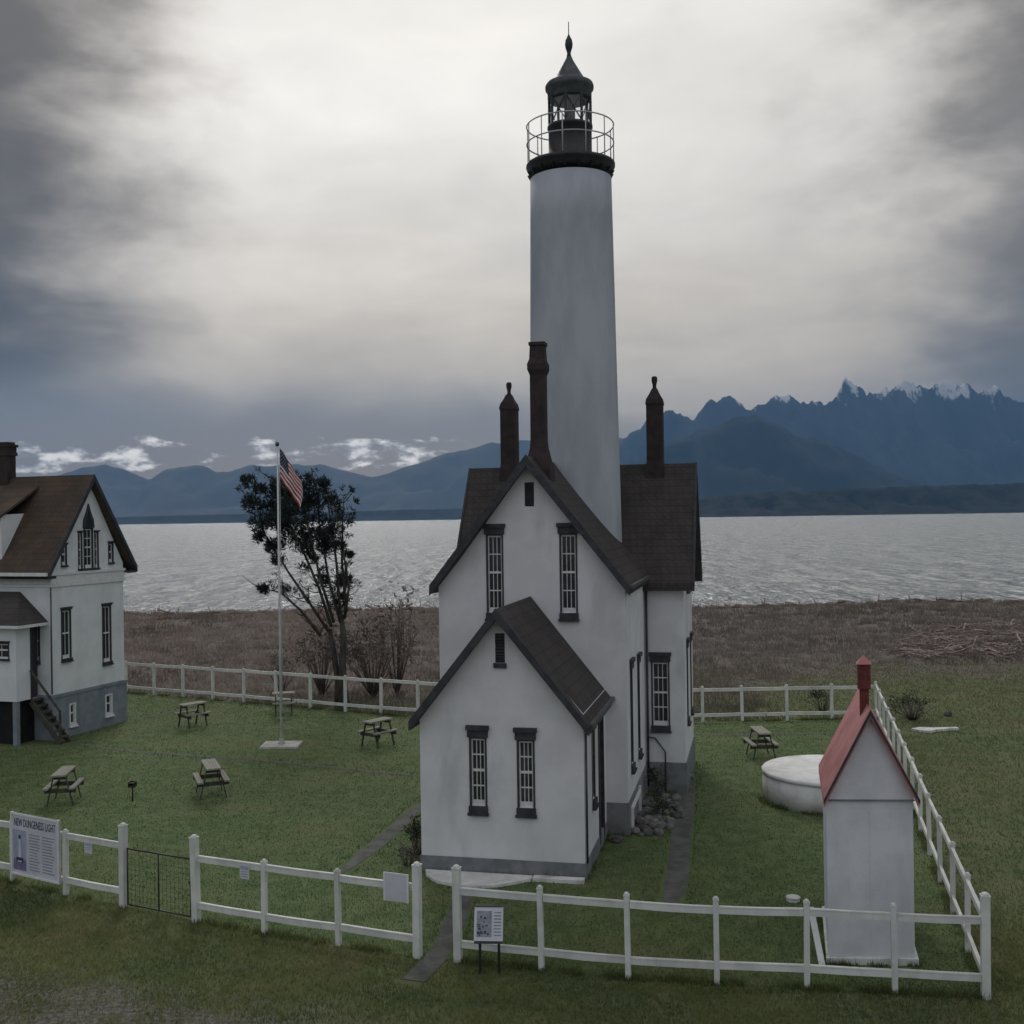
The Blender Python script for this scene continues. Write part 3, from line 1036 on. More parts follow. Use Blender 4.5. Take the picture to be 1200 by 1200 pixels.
def lighthouse_tower():
    cx, cy = mw(-1.19, 6.8)
    r = thing('lighthouse_tower', 'tall round white lighthouse tower with black lantern room and railed gallery', 'lighthouse', (cx, cy, 0), R(8))
    mb = MB()
    prof = [(1.20, 0.0), (1.19, 1.0)] + [(1.19 - .215 * t ** .9, 1.0 + 13.6 * t) for t in np.linspace(.08, 1, 14)]
    mb.lathe(prof, 56)
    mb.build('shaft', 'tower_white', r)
    mb = MB()
    mb.lathe([(.982, 14.70), (1.0, 14.75), (1.03, 14.80), (1.04, 14.85), (1.07, 14.88), (1.07, 14.94), (1.06, 14.96), (.56, 15.0)], 40)
    deck = mb.build('gallery_deck', 'black_paint', r)
    for k in range(20):
        a = 2 * math.pi * k / 20
        mb = MB(); mb.beam((math.cos(a) * .97, math.sin(a) * .97, 14.66), (math.cos(a) * 1.03, math.sin(a) * 1.03, 14.77), .03, .06)
        mb.build('bracket', 'black_paint', deck)
    # railing
    rail = None
    for z in (15.88, 15.45):
        n = 40
        pts = [(1.045 * math.cos(2 * math.pi * k / n), 1.045 * math.sin(2 * math.pi * k / n), z) for k in range(n)]
        mb = MB(); v = []; f = []
        for k in range(n):
            a = 2 * math.pi * k / n
            for q in range(6):
                t = 2 * math.pi * q / 6
                rr = 1.045 + .016 * math.cos(t)
                v.append((rr * math.cos(a), rr * math.sin(a), z + .016 * math.sin(t)))
        for k in range(n):
            for q in range(6):
                f.append((k * 6 + q, ((k + 1) % n) * 6 + q, ((k + 1) % n) * 6 + (q + 1) % 6, k * 6 + (q + 1) % 6))
        mb.add(v, f, 0, True)
        rail = mb.build('gallery_rail', 'rail_grey', r)
    pm = None
    for k in range(12):
        a = 2 * math.pi * (k + .3) / 12
        if pm is None:
            mb = MB(); mb.tube([(0, 0, 14.95), (0, 0, 15.90)], .014, 6); pm = mb.mesh('baluster', 'rail_grey')
        o = link(pm, 'baluster', r, (1.045 * math.cos(a), 1.045 * math.sin(a), 0))
    # lantern
    N = 8
    mb = MB(); mb.lathe([(.56, 14.98), (.56, 15.10), (.52, 15.12), (.52, 15.80), (.545, 15.82), (.545, 15.88), (.50, 15.88)], 32); mb.build('lantern_drum', 'black_paint', r)
    for k in range(N):
        a0 = 2 * math.pi * (k + .5) / N; a1 = 2 * math.pi * (k + 1.5) / N
        p0 = (.505 * math.cos(a0), .505 * math.sin(a0)); p1 = (.505 * math.cos(a1), .505 * math.sin(a1))
        mb = MB(); mb.beam((*p0, 15.87), (*p0, 16.56), .055, .055); mb.build('mullion', 'black_paint', r)
        # diagonal glazing bars of the panel
        mb = MB()
        mb.beam((*p0, 15.90), (*p1, 16.52), .015, .015); mb.beam((*p1, 15.90), (*p0, 16.52), .0145, .0145)
        b = mb.build('diagonal_bar', 'black_paint', r)
        q0 = (.485 * math.cos(a0), .485 * math.sin(a0)); q1 = (.485 * math.cos(a1), .485 * math.sin(a1))
        mb = MB(); mb.add([(*q0, 15.88), (*q1, 15.88), (*q1, 16.55), (*q0, 16.55)], [(0, 1, 2, 3)])
        mb.build('lantern_pane', 'lantern_glass', r)
    mb = MB(); mb.lathe([(.06, 15.88), (.06, 15.98), (.10, 16.02), (.12, 16.15), (.10, 16.30), (.06, 16.36), (.05, 16.56)], 16); mb.build('lens', 'black_paint', r)
    mb = MB()
    mb.lathe([(.50, 16.50), (.53, 16.54), (.53, 16.72), (.58, 16.76), (.585, 16.84), (.56, 16.90), (.45, 16.95), (.38, 17.0), (.28, 17.16), (.18, 17.33), (.10, 17.47), (.065, 17.56)], 32)
    roof = mb.build('lantern_roof', 'lead_grey', r)
    mb = MB()
    mb.lathe([(.065, 17.55), (.045, 17.62), (.05, 17.68), (.085, 17.78), (.095, 17.86), (.08, 17.96), (.035, 18.05), (.012, 18.1), (.010, 18.40)], 16)
    mb.build('ventilator_ball', 'black_paint', roof)
    return r


lighthouse_tower()


def left_house():
    r = thing('keepers_house', 'white two-storey house with steep brown roof and gothic gable window', 'house', (-13.861, 33.261, 0), R(71.2))
    W, L = 3.32, 9.0
    mid, half = W / 2 + .03, W / 2
    ez, rz_ = 5.12, 8.0
    # local y runs away to the left along the eaves; gable faces -y; the eaves wall facing the camera is x = 0 (facing -x)
    w1 = (.41, .85, 2.40, 3.88); w2 = (2.26, 2.70, 2.06, 3.86)
    tc = (1.45, 1.90, 5.10, 6.36); tl = (1.20, 1.40, 5.10, 6.22); tr = (1.95, 2.15, 5.10, 6.22)
    sr = (2.60, 2.86, 5.24, 5.86); sl = (.45, .71, 5.24, 5.86)
    mb = MB()
    wall(mb, front_map(0), [(0, 1.31), (W, 1.31), (W, ez + .08), (mid, rz_ - .10), (0, ez + .08)], [w1, w2, tc, tl, tr, sr, sl], .12)
    e1 = (.42, .70, 2.40, 3.52)
    wall(mb, left_map(0), [(0, 1.31), (L, 1.31), (L, ez + .1), (0, ez + .1)], [e1], .12)
    wall(mb, right_map(W), [(0, 1.31), (L, 1.31), (L, ez + .1), (0, ez + .1)])
    mb.build('wall', 'house_white', r)
    b1 = (.66, .95, .36, 1.0); b2 = (2.30, 2.64, .38, 1.02)
    mb = MB()
    wall(mb, front_map(-.05), [(-.05, -.1), (W + .05, -.1), (W + .05, 1.31), (-.05, 1.31)], [b1, b2], .12)
    wall(mb, left_map(-.05), [(-.05, -.1), (L, -.1), (L, 1.31), (-.05, 1.31)])
    wall(mb, right_map(W + .05), [(-.05, -.1), (L, -.1), (L, 1.31), (-.05, 1.31)])
    mb.build('foundation', 'foundation_blue', r)
    mb = MB()
    fbox(mb, front_map(0), -.08, W + .08, 1.27, 1.36, -.02, .085); fbox(mb, left_map(0), -.08, L, 1.272, 1.358, -.02, .083)
    mb.build('water_table', 'foundation_blue', r)
    mb = MB()
    fbox(mb, front_map(0), -.045, W + .045, 4.60, 4.68, -.02, .045)
    fbox(mb, front_map(0), -.03, W + .03, 4.684, 4.94, -.02, .028)
    fbox(mb, front_map(0), -.06, W + .06, 4.944, 5.02, -.02, .06)
    fbox(mb, left_map(0), -.044, L, 4.602, 4.678, -.02, .043)
    fbox(mb, left_map(0), -.029, L, 4.686, 4.938, -.02, .026)
    mb.build('frieze', 'trim_white', r)
    gable_roof(r, 'y', -.22, L, mid, half + .36, ez - .06, rz_ + .03, .11, 'roof_brown', flare=.06)
    barge(r, 'y', -.222, mid, half + .365, ez - .05, rz_ + .03, .19, .05)
    mb = MB(); mb.box(mid - half - .46, mid - half - .362, -.2, L, ez - .17, ez - .07); mb.build('gutter', 'trim_white', r)
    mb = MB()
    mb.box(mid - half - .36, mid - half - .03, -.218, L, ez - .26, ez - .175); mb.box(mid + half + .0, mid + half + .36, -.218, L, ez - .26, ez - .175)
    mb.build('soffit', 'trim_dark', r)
    for a in (w1, w2):
        window(r, front_map(0), *a, cols=2, rows=1, lintel=(.03, .08), sill=(.02, .12), casing=.045)
    window(r, left_map(0), *e1, cols=2, rows=1, lintel=(.03, .08), sill=(.02, .12), casing=.04)
    for a in (tl, tr):
        window(r, front_map(0), *a, cols=1, rows=2, lintel=(.02, .06), sill=(.02, .06), casing=.03)
    o = window(r, front_map(0), *tc, cols=2, rows=2, lintel=None, sill=(.03, .06), casing=.05)
    # gothic arch head over the middle light
    c = (tc[0] + tc[1]) / 2; h = (tc[1] - tc[0]) / 2
    arch = [(c - h - .03, 6.36), (c - h + .0, 6.62), (c - h * .45, 6.85), (c, 7.12), (c + h * .45, 6.85), (c + h, 6.62), (c + h + .03, 6.36)]
    mb = MB(); fm = front_map(0)
    mb.prism(arch, -.02, .045, lambda a, z, k: fm(a, z, k)); ah = mb.build('arch_head', 'trim_dark', o); fix_normals(ah)
    arch2 = [(c + (a - c) * .58, 6.36 + (z - 6.36) * .74) for a, z in arch]
    mb = MB(); mb.prism(arch2, .045, .056, lambda a, z, k: fm(a, z, k)); ag = mb.build('pane', 'window_glass', o); fix_normals(ag)
    for a in (sr, sl):
        window(r, front_map(0), *a, cols=1, rows=1, lintel=(.02, .06), sill=(.02, .06), casing=.04)
    for a in (b1, b2):
        window(r, front_map(-.05), *a, cols=1, rows=1, lintel=None, sill=(.04, .09), casing=.05, rail=.05, trim='trim_white')
    mb = MB(); mb.tube([(-.07, -.06, 1.4), (-.07, -.06, 4.6)], .025, 6); mb.build('downspout', 'lead_grey', r)
    # shed dormer on the eaves slope
    mb = MB()
    dx, d0, d1 = -.05, 1.78, 4.4
    wall(mb, left_map(dx), [(d0, 5.40), (d1, 5.40), (d1, 6.80), (d0, 6.80)], [(2.3, 2.75, 5.7, 6.6), (3.3, 3.75, 5.7, 6.6)])
    mb.add([(dx, d0, 5.40), (.92, d0, 6.84), (dx, d0, 6.80)], [(0, 1, 2)])
    mb.add([(dx, d1, 5.40), (dx, d1, 6.80), (.92, d1, 6.84)], [(0, 1, 2)])
    d = mb.build('dormer', 'house_white', r)
    mb = MB()
    mb.prism([(dx - .16, 6.76), (1.45, 7.70), (1.45, 7.62), (dx - .16, 6.68)], d0 - .10, d1 + .10, lambda a, z, k: (a, k, z))
    q = mb.build('dormer_roof', 'roof_brown', d); fix_normals(q)
    for a in (2.3, 3.3):
        window(r, left_map(dx), a, a + .45, 5.7, 6.6, cols=2, rows=2, lintel=(.03, .06), sill=(.02, .06))
    # chimney with corbelled top
    mb = MB()
    cx, cy = mid, 3.15
    for w, z0, z1 in ((.36, 7.3, 8.72), (.44, 8.72, 8.82), (.40, 8.82, 9.0), (.48, 9.0, 9.08), (.34, 9.08, 9.16)):
        mb.box(cx - w / 2, cx + w / 2, cy - w / 2, cy + w / 2, z0, z1)
    mb.build('chimney', 'chimney_brick', r)
    # enclosed porch reaching toward the camera, on dark piers
    P0, P1, PX = .42, 4.2, -.98
    mb = MB()
    pw = (.66, 1.30, 2.56, 3.02)
    wall(mb, left_map(PX), [(P0 + .0, 1.30), (P1, 1.30), (P1, 3.62), (P0, 3.62)], [pw], .08)
    mb.add([(PX, P0, 1.30), (-.42, P0, 1.30), (-.42, P0, 3.62), (PX, P0, 3.62)], [(0, 1, 2, 3)])
    mb.add([(PX, P0, 1.30), (PX, P1, 1.30), (0, P1, 1.30), (0, P0, 1.30)], [(0, 1, 2, 3)])
    p = mb.build('porch', 'house_white', r)
    mb = MB(); mb.hexa([(-1.22, P0 - .32, 3.56), (-.0, P0 - .32, 3.56), (-.0, P1 + .2, 3.56), (-1.22, P1 + .2, 3.56), (-.06, P0 + .72, 4.46), (-.0, P0 + .72, 4.46), (-.0, P1 - .7, 4.46), (-.06, P1 - .7, 4.46)])
    q = mb.build('porch_roof', 'roof_porch', p); fix_normals(q)
    mb = MB(); mb.box(-1.23, -.0, P0 - .33, P1 + .21, 3.47, 3.555); mb.build('porch_fascia', 'trim_white', p)
    window(r, left_map(PX), *pw, cols=2, rows=1, lintel=(.03, .06), sill=(.03, .06), casing=.04, rail=.05)
    mb = MB(); mb.box(-.42, -.36, P0 - .02, P0 + .02, 1.30, 3.46); mb.box(-.40, -.02, P0 + .10, P0 + .14, 1.32, 3.46)
    mb.build('porch_door', 'door_dark', p)
    mb = MB()
    for y in (P0 + .03, 1.9, 3.4):
        mb = MB(); mb.box(PX + .02, PX + .16, y, y + .14, -.05, 1.30); mb.build('pier', 'foundation_blue', p)
    mb = MB(); mb.box(PX + .2, -.06, P0 + .2, P1 - .1, -.05, 1.28); mb.build('under_porch_shade', 'shade_black', p)  # near-black block standing in for the shade in the opening below the porch
    # stair beside the porch
    for k in range(7):
        z = 1.30 - k * .18
        mb = MB(); mb.box(-.42 + .0, -.06, P0 - .02 - .15 * (k + 1), P0 - .02 - .15 * k + .02, z - .06, z)
        mb.build('step', 'timber_dark', p)
    mb = MB()
    for x in (-.44, -.075):
        mb.beam((x, P0 - .02, 1.22), (x, P0 - 1.08, .02), .04, .16)
    mb.build('stringer', 'timber_dark', p)
    mb = MB(); mb.beam((-.44, P0 - .02, 2.16), (-.44, P0 - 1.08, .98), .04, .06); mb.beam((-.44, P0 - 1.08, 0), (-.44, P0 - 1.08, 1.0), .05, .05)
    mb.build('handrail', 'timber_dark', p)
    return r


left_house()


def oil_shed():
    r = thing('oil_shed', 'small white gabled shed with red roof and brick vent behind the front fence', 'shed', (4.473, 16.0, 0), R(-4))
    W, L, ez, az = 1.22, 2.05, 2.42, 3.62
    mb = MB()
    wall(mb, front_map(0), [(0, .10), (W, .10), (W, ez + .03), (0, ez + .03)])
    wall(mb, right_map(W), [(0, .10), (L, .10), (L, ez + .05), (0, ez + .05)])
    wall(mb, left_map(0), [(0, .10), (L, .10), (L, ez + .05), (0, ez + .05)])
    wall(mb, back_map(L), [(0, .10), (W, .10), (W, ez), (W / 2, az - .06), (0, ez)])
    mb.build('wall', 'shed_wall', r)
    mb = MB()
    # gable panel stands slightly proud with a drip edge below
    mb.prism([(-.01, ez - .05), (W + .01, ez - .05), (W + .01, ez), (W / 2, az - .05), (-.01, ez)], .02, -.022, lambda a, z, k: (a, k, z))
    g = mb.build('gable_panel', 'shed_wall', r); fix_normals(g)
    mb = MB(); mb.box(-.02, W + .02, -.034, -.0225, ez - .068, ez - .046); mb.build('drip_edge', 'foundation_grey', r)
    gable_roof(r, 'y', -.13, L + .1, W / 2, W / 2 + .06, ez - .04, az + .05, .05, 'roof_red')
    barge(r, 'y', -.131, W / 2, W / 2 + .063, ez - .035, az + .05, .05, .025, 'trim_dark')
    mb = MB(); mb.box(-.04, W + .04, -.05, L + .04, -.05, .098); mb.build('plinth', 'concrete_pale', r)
    for k in (0, 1):
        mb = MB(); fbox(mb, front_map(0), .3 + k * .305, .598 + k * .305, .14, 2.2, -.01, .004); mb.build('door_leaf', 'shed_wall', r)
    # terracotta-brick vent on the ridge
    mb = MB()
    cx, cy = W / 2 - .02, .55
    for w, z0, z1 in ((.13, 3.45, 3.88), (.185, 3.88, 4.18), (.20, 4.18, 4.21), (.185, 4.21, 4.25)):
        mb.box(cx - w / 2, cx + w / 2, cy - w / 2, cy + w / 2, z0, z1)
    v = mb.build('vent_stack', 'brick_red', r)
    mb = MB(); h = .11
    mb.add([(cx - h, cy - h, 4.25), (cx + h, cy - h, 4.25), (cx + h, cy + h, 4.25), (cx - h, cy + h, 4.25), (cx, cy, 4.38)], [(0, 1, 4), (1, 2, 4), (2, 3, 4), (3, 0, 4), (3, 2, 1, 0)])
    mb.build('vent_cap', 'roof_red', v)
    # the side walls run off askew from the front
    for o in list(r.children) + [c for k in r.children for c in k.children]:
        for q in o.data.vertices:
            q.co.x += .225 * max(q.co.y, 0) * .8
    return r


oil_shed()
mb = MB()
mb.beam((4.36, 15.92, .0), (4.37, 16.55, .62), .02, .09, up=(1, 0, 0))
mb.build('leaning_board', 'trim_white')
tag(bpy.data.objects['leaning_board'], 'narrow white board leaning at the lower left corner of the shed', 'board')


def cistern():
    r = thing('cistern', 'low round white concrete cistern behind the red-roofed shed', 'cistern', (7.12, 25.2, 0))
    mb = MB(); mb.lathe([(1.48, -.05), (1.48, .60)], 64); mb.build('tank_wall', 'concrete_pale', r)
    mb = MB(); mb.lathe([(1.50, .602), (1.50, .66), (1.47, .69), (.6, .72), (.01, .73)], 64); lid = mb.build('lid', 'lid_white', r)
    mb = MB(); mb.box(.3, .75, -.5, -.05, .72, .77); mb.build('hatch', 'concrete', lid)


cistern()


# ================================================================== FENCES
def post_mesh(h, w):
    mb = MB(); a = w / 2
    mb.box(-a, a, -a, a, -.05, h - .055)
    mb.box(-a * 1.12, a * 1.12, -a * 1.12, a * 1.12, h - .054, h - .036)
    n = 8
    mb.lathe([(a * 1.0, h - .036), (a * .85, h - .014), (a * .45, h - .002), (.002, h)], n)
    return mb.mesh('post', 'fence_white')


POSTS = {}


def post(root, x, y, h, w, rz):
    k = (h, w)
    if k not in POSTS:
        POSTS[k] = post_mesh(h, w)
    return link(POSTS[k], 'post', root, (x, y, 0), rz)


def fence(label, pts, ht, w=.075, rails=(1.04, .27), rh=.105, tall=(), skip_first=False):
    o0 = Vector((pts[0][0], pts[0][1], 0))
    r = thing('fence', label, 'fence', o0)
    for i, p in enumerate(pts):
        q = Vector((pts[min(i + 1, len(pts) - 1)][0] - pts[max(i - 1, 0)][0], pts[min(i + 1, len(pts) - 1)][1] - pts[max(i - 1, 0)][1], 0))
        rz = math.atan2(q.y, q.x)
        if not (skip_first and i == 0):
            tl = i in tall or i - len(pts) in tall
            po = post(r, p[0] - o0.x, p[1] - o0.y, 1.42 if tl else ht, w * 1.45 if tl else w, rz)
            po.rotation_euler[0] = random.uniform(-.012, .012); po.rotation_euler[1] = random.uniform(-.012, .012)
        if i:
            a = Vector((pts[i - 1][0], pts[i - 1][1], 0)) - o0; b = Vector((p[0], p[1], 0)) - o0
            d = (b - a).normalized()
            for z in rails:
                s0 = w / 2 * .9; j0 = random.uniform(-.012, .012); j1 = random.uniform(-.012, .012)
                mb = MB()
                aa = a + d * s0 + Vector((0, 0, z + j0)); bb = b - d * s0 + Vector((0, 0, z + j1))
                mm = (aa + bb) / 2 - Vector((0, 0, random.uniform(.0, .014)))
                mb.beam(aa, mm, .04, rh); mb.beam(mm, bb, .04, rh)
                # the groove that runs along the board
                mb.beam(aa + Vector((0, 0, rh * .36)), bb + Vector((0, 0, rh * .36)), .052, rh * .12)
                mb.build('rail', 'fence_white', r)
    return r


def resample(pts, step):
    out = []
    for a, b in zip(pts[:-1], pts[1:]):
        L = math.dist(a, b); n = max(1, round(L / step))
        out += [(a[0] + (b[0] - a[0]) * k / n, a[1] + (b[1] - a[1]) * k / n) for k in range(n)]
    return out + [pts[-1]]


fence('white two-rail fence in front of the lighthouse, right of the gate opening', FENCE_FRONT_R, 1.22, tall=(0, -1))
fence('white two-rail fence between the black wire gate and the gate opening', FENCE_FRONT_L, 1.18, tall=(0, -1))
fence('white two-rail fence at the far left, carrying the big information board', FENCE_FAR_L, 1.16, tall=(-1,))
fence('white fence running back along the right side of the yard', resample([(6.22, 14.78), CORNER_BACK], 1.62), 1.18, skip_first=True)
fence('white back fence behind the cistern on the right', resample([CORNER_BACK, (7.12, 34.75), (3.4, 34.7)], 1.38), 1.14, .085, (1.01, .22), .10, skip_first=True)
fence('white back fence behind the picnic tables and flagpole on the left', resample([(3.4, 34.7), (1.2, 34.75), (-3.16, 36.23), (-5.73, 37.55), (-9.7, 39.75), (-14.84, 42.4), (-17.5, 43.8)], 1.32), 1.24, .085, (1.13, .24), .10, skip_first=True)


def wire_gate():
    a = Vector((-6.62, 18.76, 0)); b = Vector((-5.29, 18.08, 0))
    r = thing('wire_gate', 'black wire mesh gate between two white posts in the front fence', 'gate', a)
    d = b - a
    mb = MB()
    P = lambda t, z: d * t + Vector((0, 0, z))
    mb.tube([P(.03, .06), P(.97, .06)], .014); mb.tube([P(.03, 1.0), P(.97, 1.0)], .014)
    for t in (.03, .5, .97):
        mb.tube([P(t, .05), P(t, 1.01)], .013)
    mb.build('gate_frame', 'steel_black', r)
    mb = MB()
    for k in range(1, 16):
        mb.tube([P(.03 + .94 * k / 16, .06), P(.03 + .94 * k / 16, 1.0)], .0022, 4)
    for k in range(1, 11):
        mb.tube([P(.03, .06 + .94 * k / 11), P(.97, .06 + .94 * k / 11)], .0022, 4)
    mb.build('wire_mesh', 'steel_black', r)
    mb = MB(); mb.beam(P(.95, .62), P(1.02, .62), .03, .05); mb.build('latch', 'steel_black', r)


wire_gate()


# ================================================================== SIGNS
def text_mesh(txt, size, matname, name, parent, loc, rot, sx=1.0, depth=.002):
    cu = bpy.data.curves.new(name, 'FONT')
    cu.body = txt; cu.size = size; cu.align_x = 'CENTER'; cu.extrude = depth; cu.resolution_u = 2
    tmp = bpy.data.objects.new(name + '_curve', cu)
    col.objects.link(tmp)
    bpy.context.view_layer.update()
    dg = bpy.context.evaluated_depsgraph_get()
    me = bpy.data.meshes.new_from_object(tmp.evaluated_get(dg))
    bpy.data.objects.remove(tmp)
    me.materials.clear(); me.materials.append(MATS[matname])
    o = bpy.data.objects.new(name, me)
    col.objects.link(o)
    o.parent = parent; o.location = loc; o.rotation_euler = rot; o.scale = (sx, 1, 1)
    return o


def info_board():
    a = Vector((-9.12, 20.02, 0)); b = Vector((-7.99, 19.36, 0))
    d = b - a; W = d.length
    r = thing('information_board', 'large white information board with lighthouse picture hung on the far left fence', 'sign', a, math.atan2(d.y, d.x))
    fm = front_map(0)
    mb = MB(); fbox(mb, fm, 0, W, .21, 1.32, -.03, 0); mb.build('panel', 'sign_white', r)
    mb = MB()
    for z in (.21, 1.285):
        fbox(mb, fm, .036, W - .036, z, z + .035, -.035, .015)
    for x in (0, W - .036):
        fbox(mb, fm, x, x + .036, .208, 1.322, -.036, .016)
    mb.build('frame', 'trim_white', r)
    text_mesh('NEW DUNGENESS LIGHT', .20, 'print_dark', 'lettering', r, (W / 2, -.003, 1.09), (R(90), 0, 0), .50)
    # printed picture on the left
    mb = MB(); fbox(mb, fm, .06, .42, .30, 1.02, 0, .003); pic = mb.build('picture', 'print_blue', r)
    mb = MB(); fbox(mb, fm, .065, .415, .305, .50, .003, .005); mb.build('picture_ground', 'print_purple', pic)
    mb = MB(); mb.prism([(.205, .46), (.285, .46), (.268, .86), (.222, .86)], .005, .007, lambda p, z, k: fm(p, z, k)); q = mb.build('picture_tower', 'sign_white', pic); fix_normals(q)
    mb = MB(); fbox(mb, fm, .218, .272, .862, .93, .004, .007); fbox(mb, fm, .15, .34, .44, .53, .0072, .009); mb.build('picture_lantern', 'print_dark', pic)
    mb = MB(); fbox(mb, fm, .19, .30, .45, .475, .0095, .011); mb.build('picture_house', 'sign_white', pic)
    # blocks of print too small to read
    rr = random.Random(4)
    for cx0, cx1 in ((.50, .80), (.86, 1.20)):
        for k in range(13):
            z = .98 - k * .052
            mb = MB(); fbox(mb, fm, cx0, cx1 - rr.uniform(0, .09), z - .018, z, 0, .002); mb.build('print_line', 'print_grey', r)


info_board()


def small_plate(x, y, z, w, h, rz, label, lines=2):
    r = thing('notice_plate', label, 'sign', (x, y, 0), rz, 'small notices on the fence rails')
    fm = front_map(0)
    mb = MB(); fbox(mb, fm, -w / 2, w / 2, z - h / 2, z + h / 2, 0, .008); mb.build('plate', 'sign_white', r)
    mb = MB(); fbox(mb, fm, -w * .42, w * .42, z + h * .18, z + h * .42, .008, .0095); mb.build('print_header', 'print_blue', r)
    mb = MB()
    for k in range(lines):
        zz = z + h * .05 - k * h * .17
        fbox(mb, fm, -w * .38, w * .36, zz - h * .05, zz, .008, .0095)
    mb.build('print_line', 'print_grey', r)


FL = math.atan2(17.47 - 18.04, -3.99 + 5.225)
small_plate(-4.32, 17.585, .94, .18, .22, FL, 'small notice plate on the top rail right of the black gate', 3)
small_plate(-7.38, 19.115, .91, .17, .19, FL, 'small notice plate on the top rail between information board and black gate', 2)
r = thing('blank_board', 'blank white square board on the fence beside the tall post at the gate opening', 'sign', (-1.80, 16.51, 0), math.atan2(-.52, 1.25))
mb = MB(); fbox(mb, front_map(0), -.21, .21, .81, 1.23, 0, .015); mb.build('panel', 'sign_white', r)
mb = MB()
for a in (-.21, .18):
    mb = MB(); fbox(mb, front_map(0), a, a + .03, .812, 1.228, .015, .022)
    mb.build('edge_strip', 'trim_white', r)


def reading_panel():
    r = thing('reading_panel', 'tilted reading panel on two black legs in front of the fence', 'sign', (-.41, 15.80, 0), R(-4))
    for x in (-.135, .135):
        mb = MB(); mb.box(x - .018, x + .018, -.01, .026, -.05, .84); mb.build('leg', 'steel_black', r)
    # panel leaning back
    f = lambda a, z, k: (a, -.16 + (z - .53) * .42 - k, z)
    mb = MB(); fbox(mb, f, -.205, .205, .53, .95, -.022, 0); p = mb.build('panel', 'sign_white', r)
    for z0, z1 in ((.50, .527), (.953, .968)):
        mb = MB(); fbox(mb, f, -.20, .20, z0, z1, -.025, .012); mb.build('edge_trim', 'steel_black', r)
    mb = MB(); fbox(mb, f, -.17, .045, .58, .90, .0, .003); mb.build('picture', 'print_grey', p)
    mb = MB()
    for k in range(8):
        z = .89 - k * .04
        fbox(mb, f, .075, .18, z - .016, z, 0, .003)
    mb.build('print_line', 'print_grey', p)
    mb = MB()
    rr = random.Random(9)
    for k in range(14):
        a = rr.uniform(-.165, .0); z = rr.uniform(.59, .86)
        fbox(mb, f, a, a + rr.uniform(.015, .05), z, z + rr.uniform(.012, .035), .003, .0045)
    mb.build('picture_detail', 'print_dark', p)


reading_panel()


# ================================================================== FLAGPOLE AND FLAG
r = thing('flagpole', 'tall white flagpole standing on a square concrete pad on the left lawn', 'flagpole', (-6.745, 32.02, 0))
mb = MB(); mb.tube([(0, 0, 0.05), (0, 0, 4.5), (0, 0, 8.66)], [.042, .034, .022], 12); mb.build('pole', 'pole_white', r)
mb = MB(); mb.lathe([(.01, 8.63), (.045, 8.66), (.06, 8.71), (.045, 8.76), (.005, 8.78)], 12); mb.build('truck_ball', 'lead_grey', r)
mb = MB(); mb.hexa([(-.56, -.45, -.03), (.56, -.45, -.03), (.56, .45, -.03), (-.56, .45, -.03), (-.54, -.43, .06), (.54, -.43, .06), (.54, .43, .06), (-.54, .43, .06)]); mb.build('concrete_pad', 'concrete', r)
mb = MB(); mb.lathe([(.10, .06), (.10, .10), (.06, .16), (.06, .22)], 12); mb.build('collar', 'concrete', r)
mb = MB(); mb.tube([(.06, -.02, 8.6), (.065, -.03, 4.6), (.06, -.02, .9)], .006, 4); mb.build('halyard', 'pole_white', r)
mb = MB(); mb.beam((.04, -.02, .9), (.085, -.02, .9), .02, .09); mb.build('cleat', 'lead_grey', r)


def flag():
    r = thing('flag', 'drooping striped flag with dark blue starred corner flying from the pole', 'flag', (-6.70, 32.0, 7.0))
    NU, NV = 26, 26
    Hh, Ll = .95, 1.15

    def pt(u, v):
        # u along the fly, v down the hoist: limp cloth that hangs and folds
        x = Ll * u * (.50 + .06 * math.sin(v * 3))
        z = 1.60 - Hh * v * .92 - Ll * u * (.70 + .10 * u)
        y = .10 * math.sin(u * 9 + v * 1.6) * min(1, u * 2.5) - .06 * u
        x += .03 * math.sin(u * 14 + 2 * v) * u
        return (x + .03, y, z)
    mb = MB()
    V = [pt(i / NU, j / NV) for j in range(NV + 1) for i in range(NU + 1)]
    n = NU + 1
    for_f = {0: [], 1: [], 2: []}
    for j in range(NV):
        for i in range(NU):
            q = (j * n + i, j * n + i + 1, (j + 1) * n + i + 1, (j + 1) * n + i)
            if i < NU * .42 and j < 14:
                k = 2
            else:
                k = 0 if (j // 2) % 2 == 0 else 1
            for_f[k].append(q)
    o = None
    mb.add(V, for_f[0], 0, True)
    for k in (1, 2):
        base = 0
        for q in for_f[k]:
            mb.f.append(q); mb.mi.append(k); mb.sm.append(True)
    cloth = mb.build('cloth', ['flag_red', 'flag_white', 'flag_blue'], r)
    mb = MB()
    for row in range(9):
        cnt = 6 if row % 2 == 0 else 5
        for c in range(cnt):
            u = .42 * ((c + .5) / 6 + (0 if cnt == 6 else 1 / 12)); v = (14 / 26) * (row + .6) / 9.3
            p = Vector(pt(u, v)); du = (Vector(pt(u + .01, v)) - p).normalized(); dv = (Vector(pt(u, v + .01)) - p).normalized(); nn = du.cross(dv).normalized()
            for s in (-1, 1):
                vv = [p + nn * (.006 * s) + (du * math.cos(t) + dv * math.sin(t)) * (.016 if k % 2 == 0 else .007) for k, t in enumerate([math.pi * 2 * m / 10 + .31 for m in range(10)])]
                mb.add(vv, [tuple(range(10)) if s > 0 else tuple(range(10))[::-1]])
    mb.build('stars', 'flag_white', cloth)


flag()


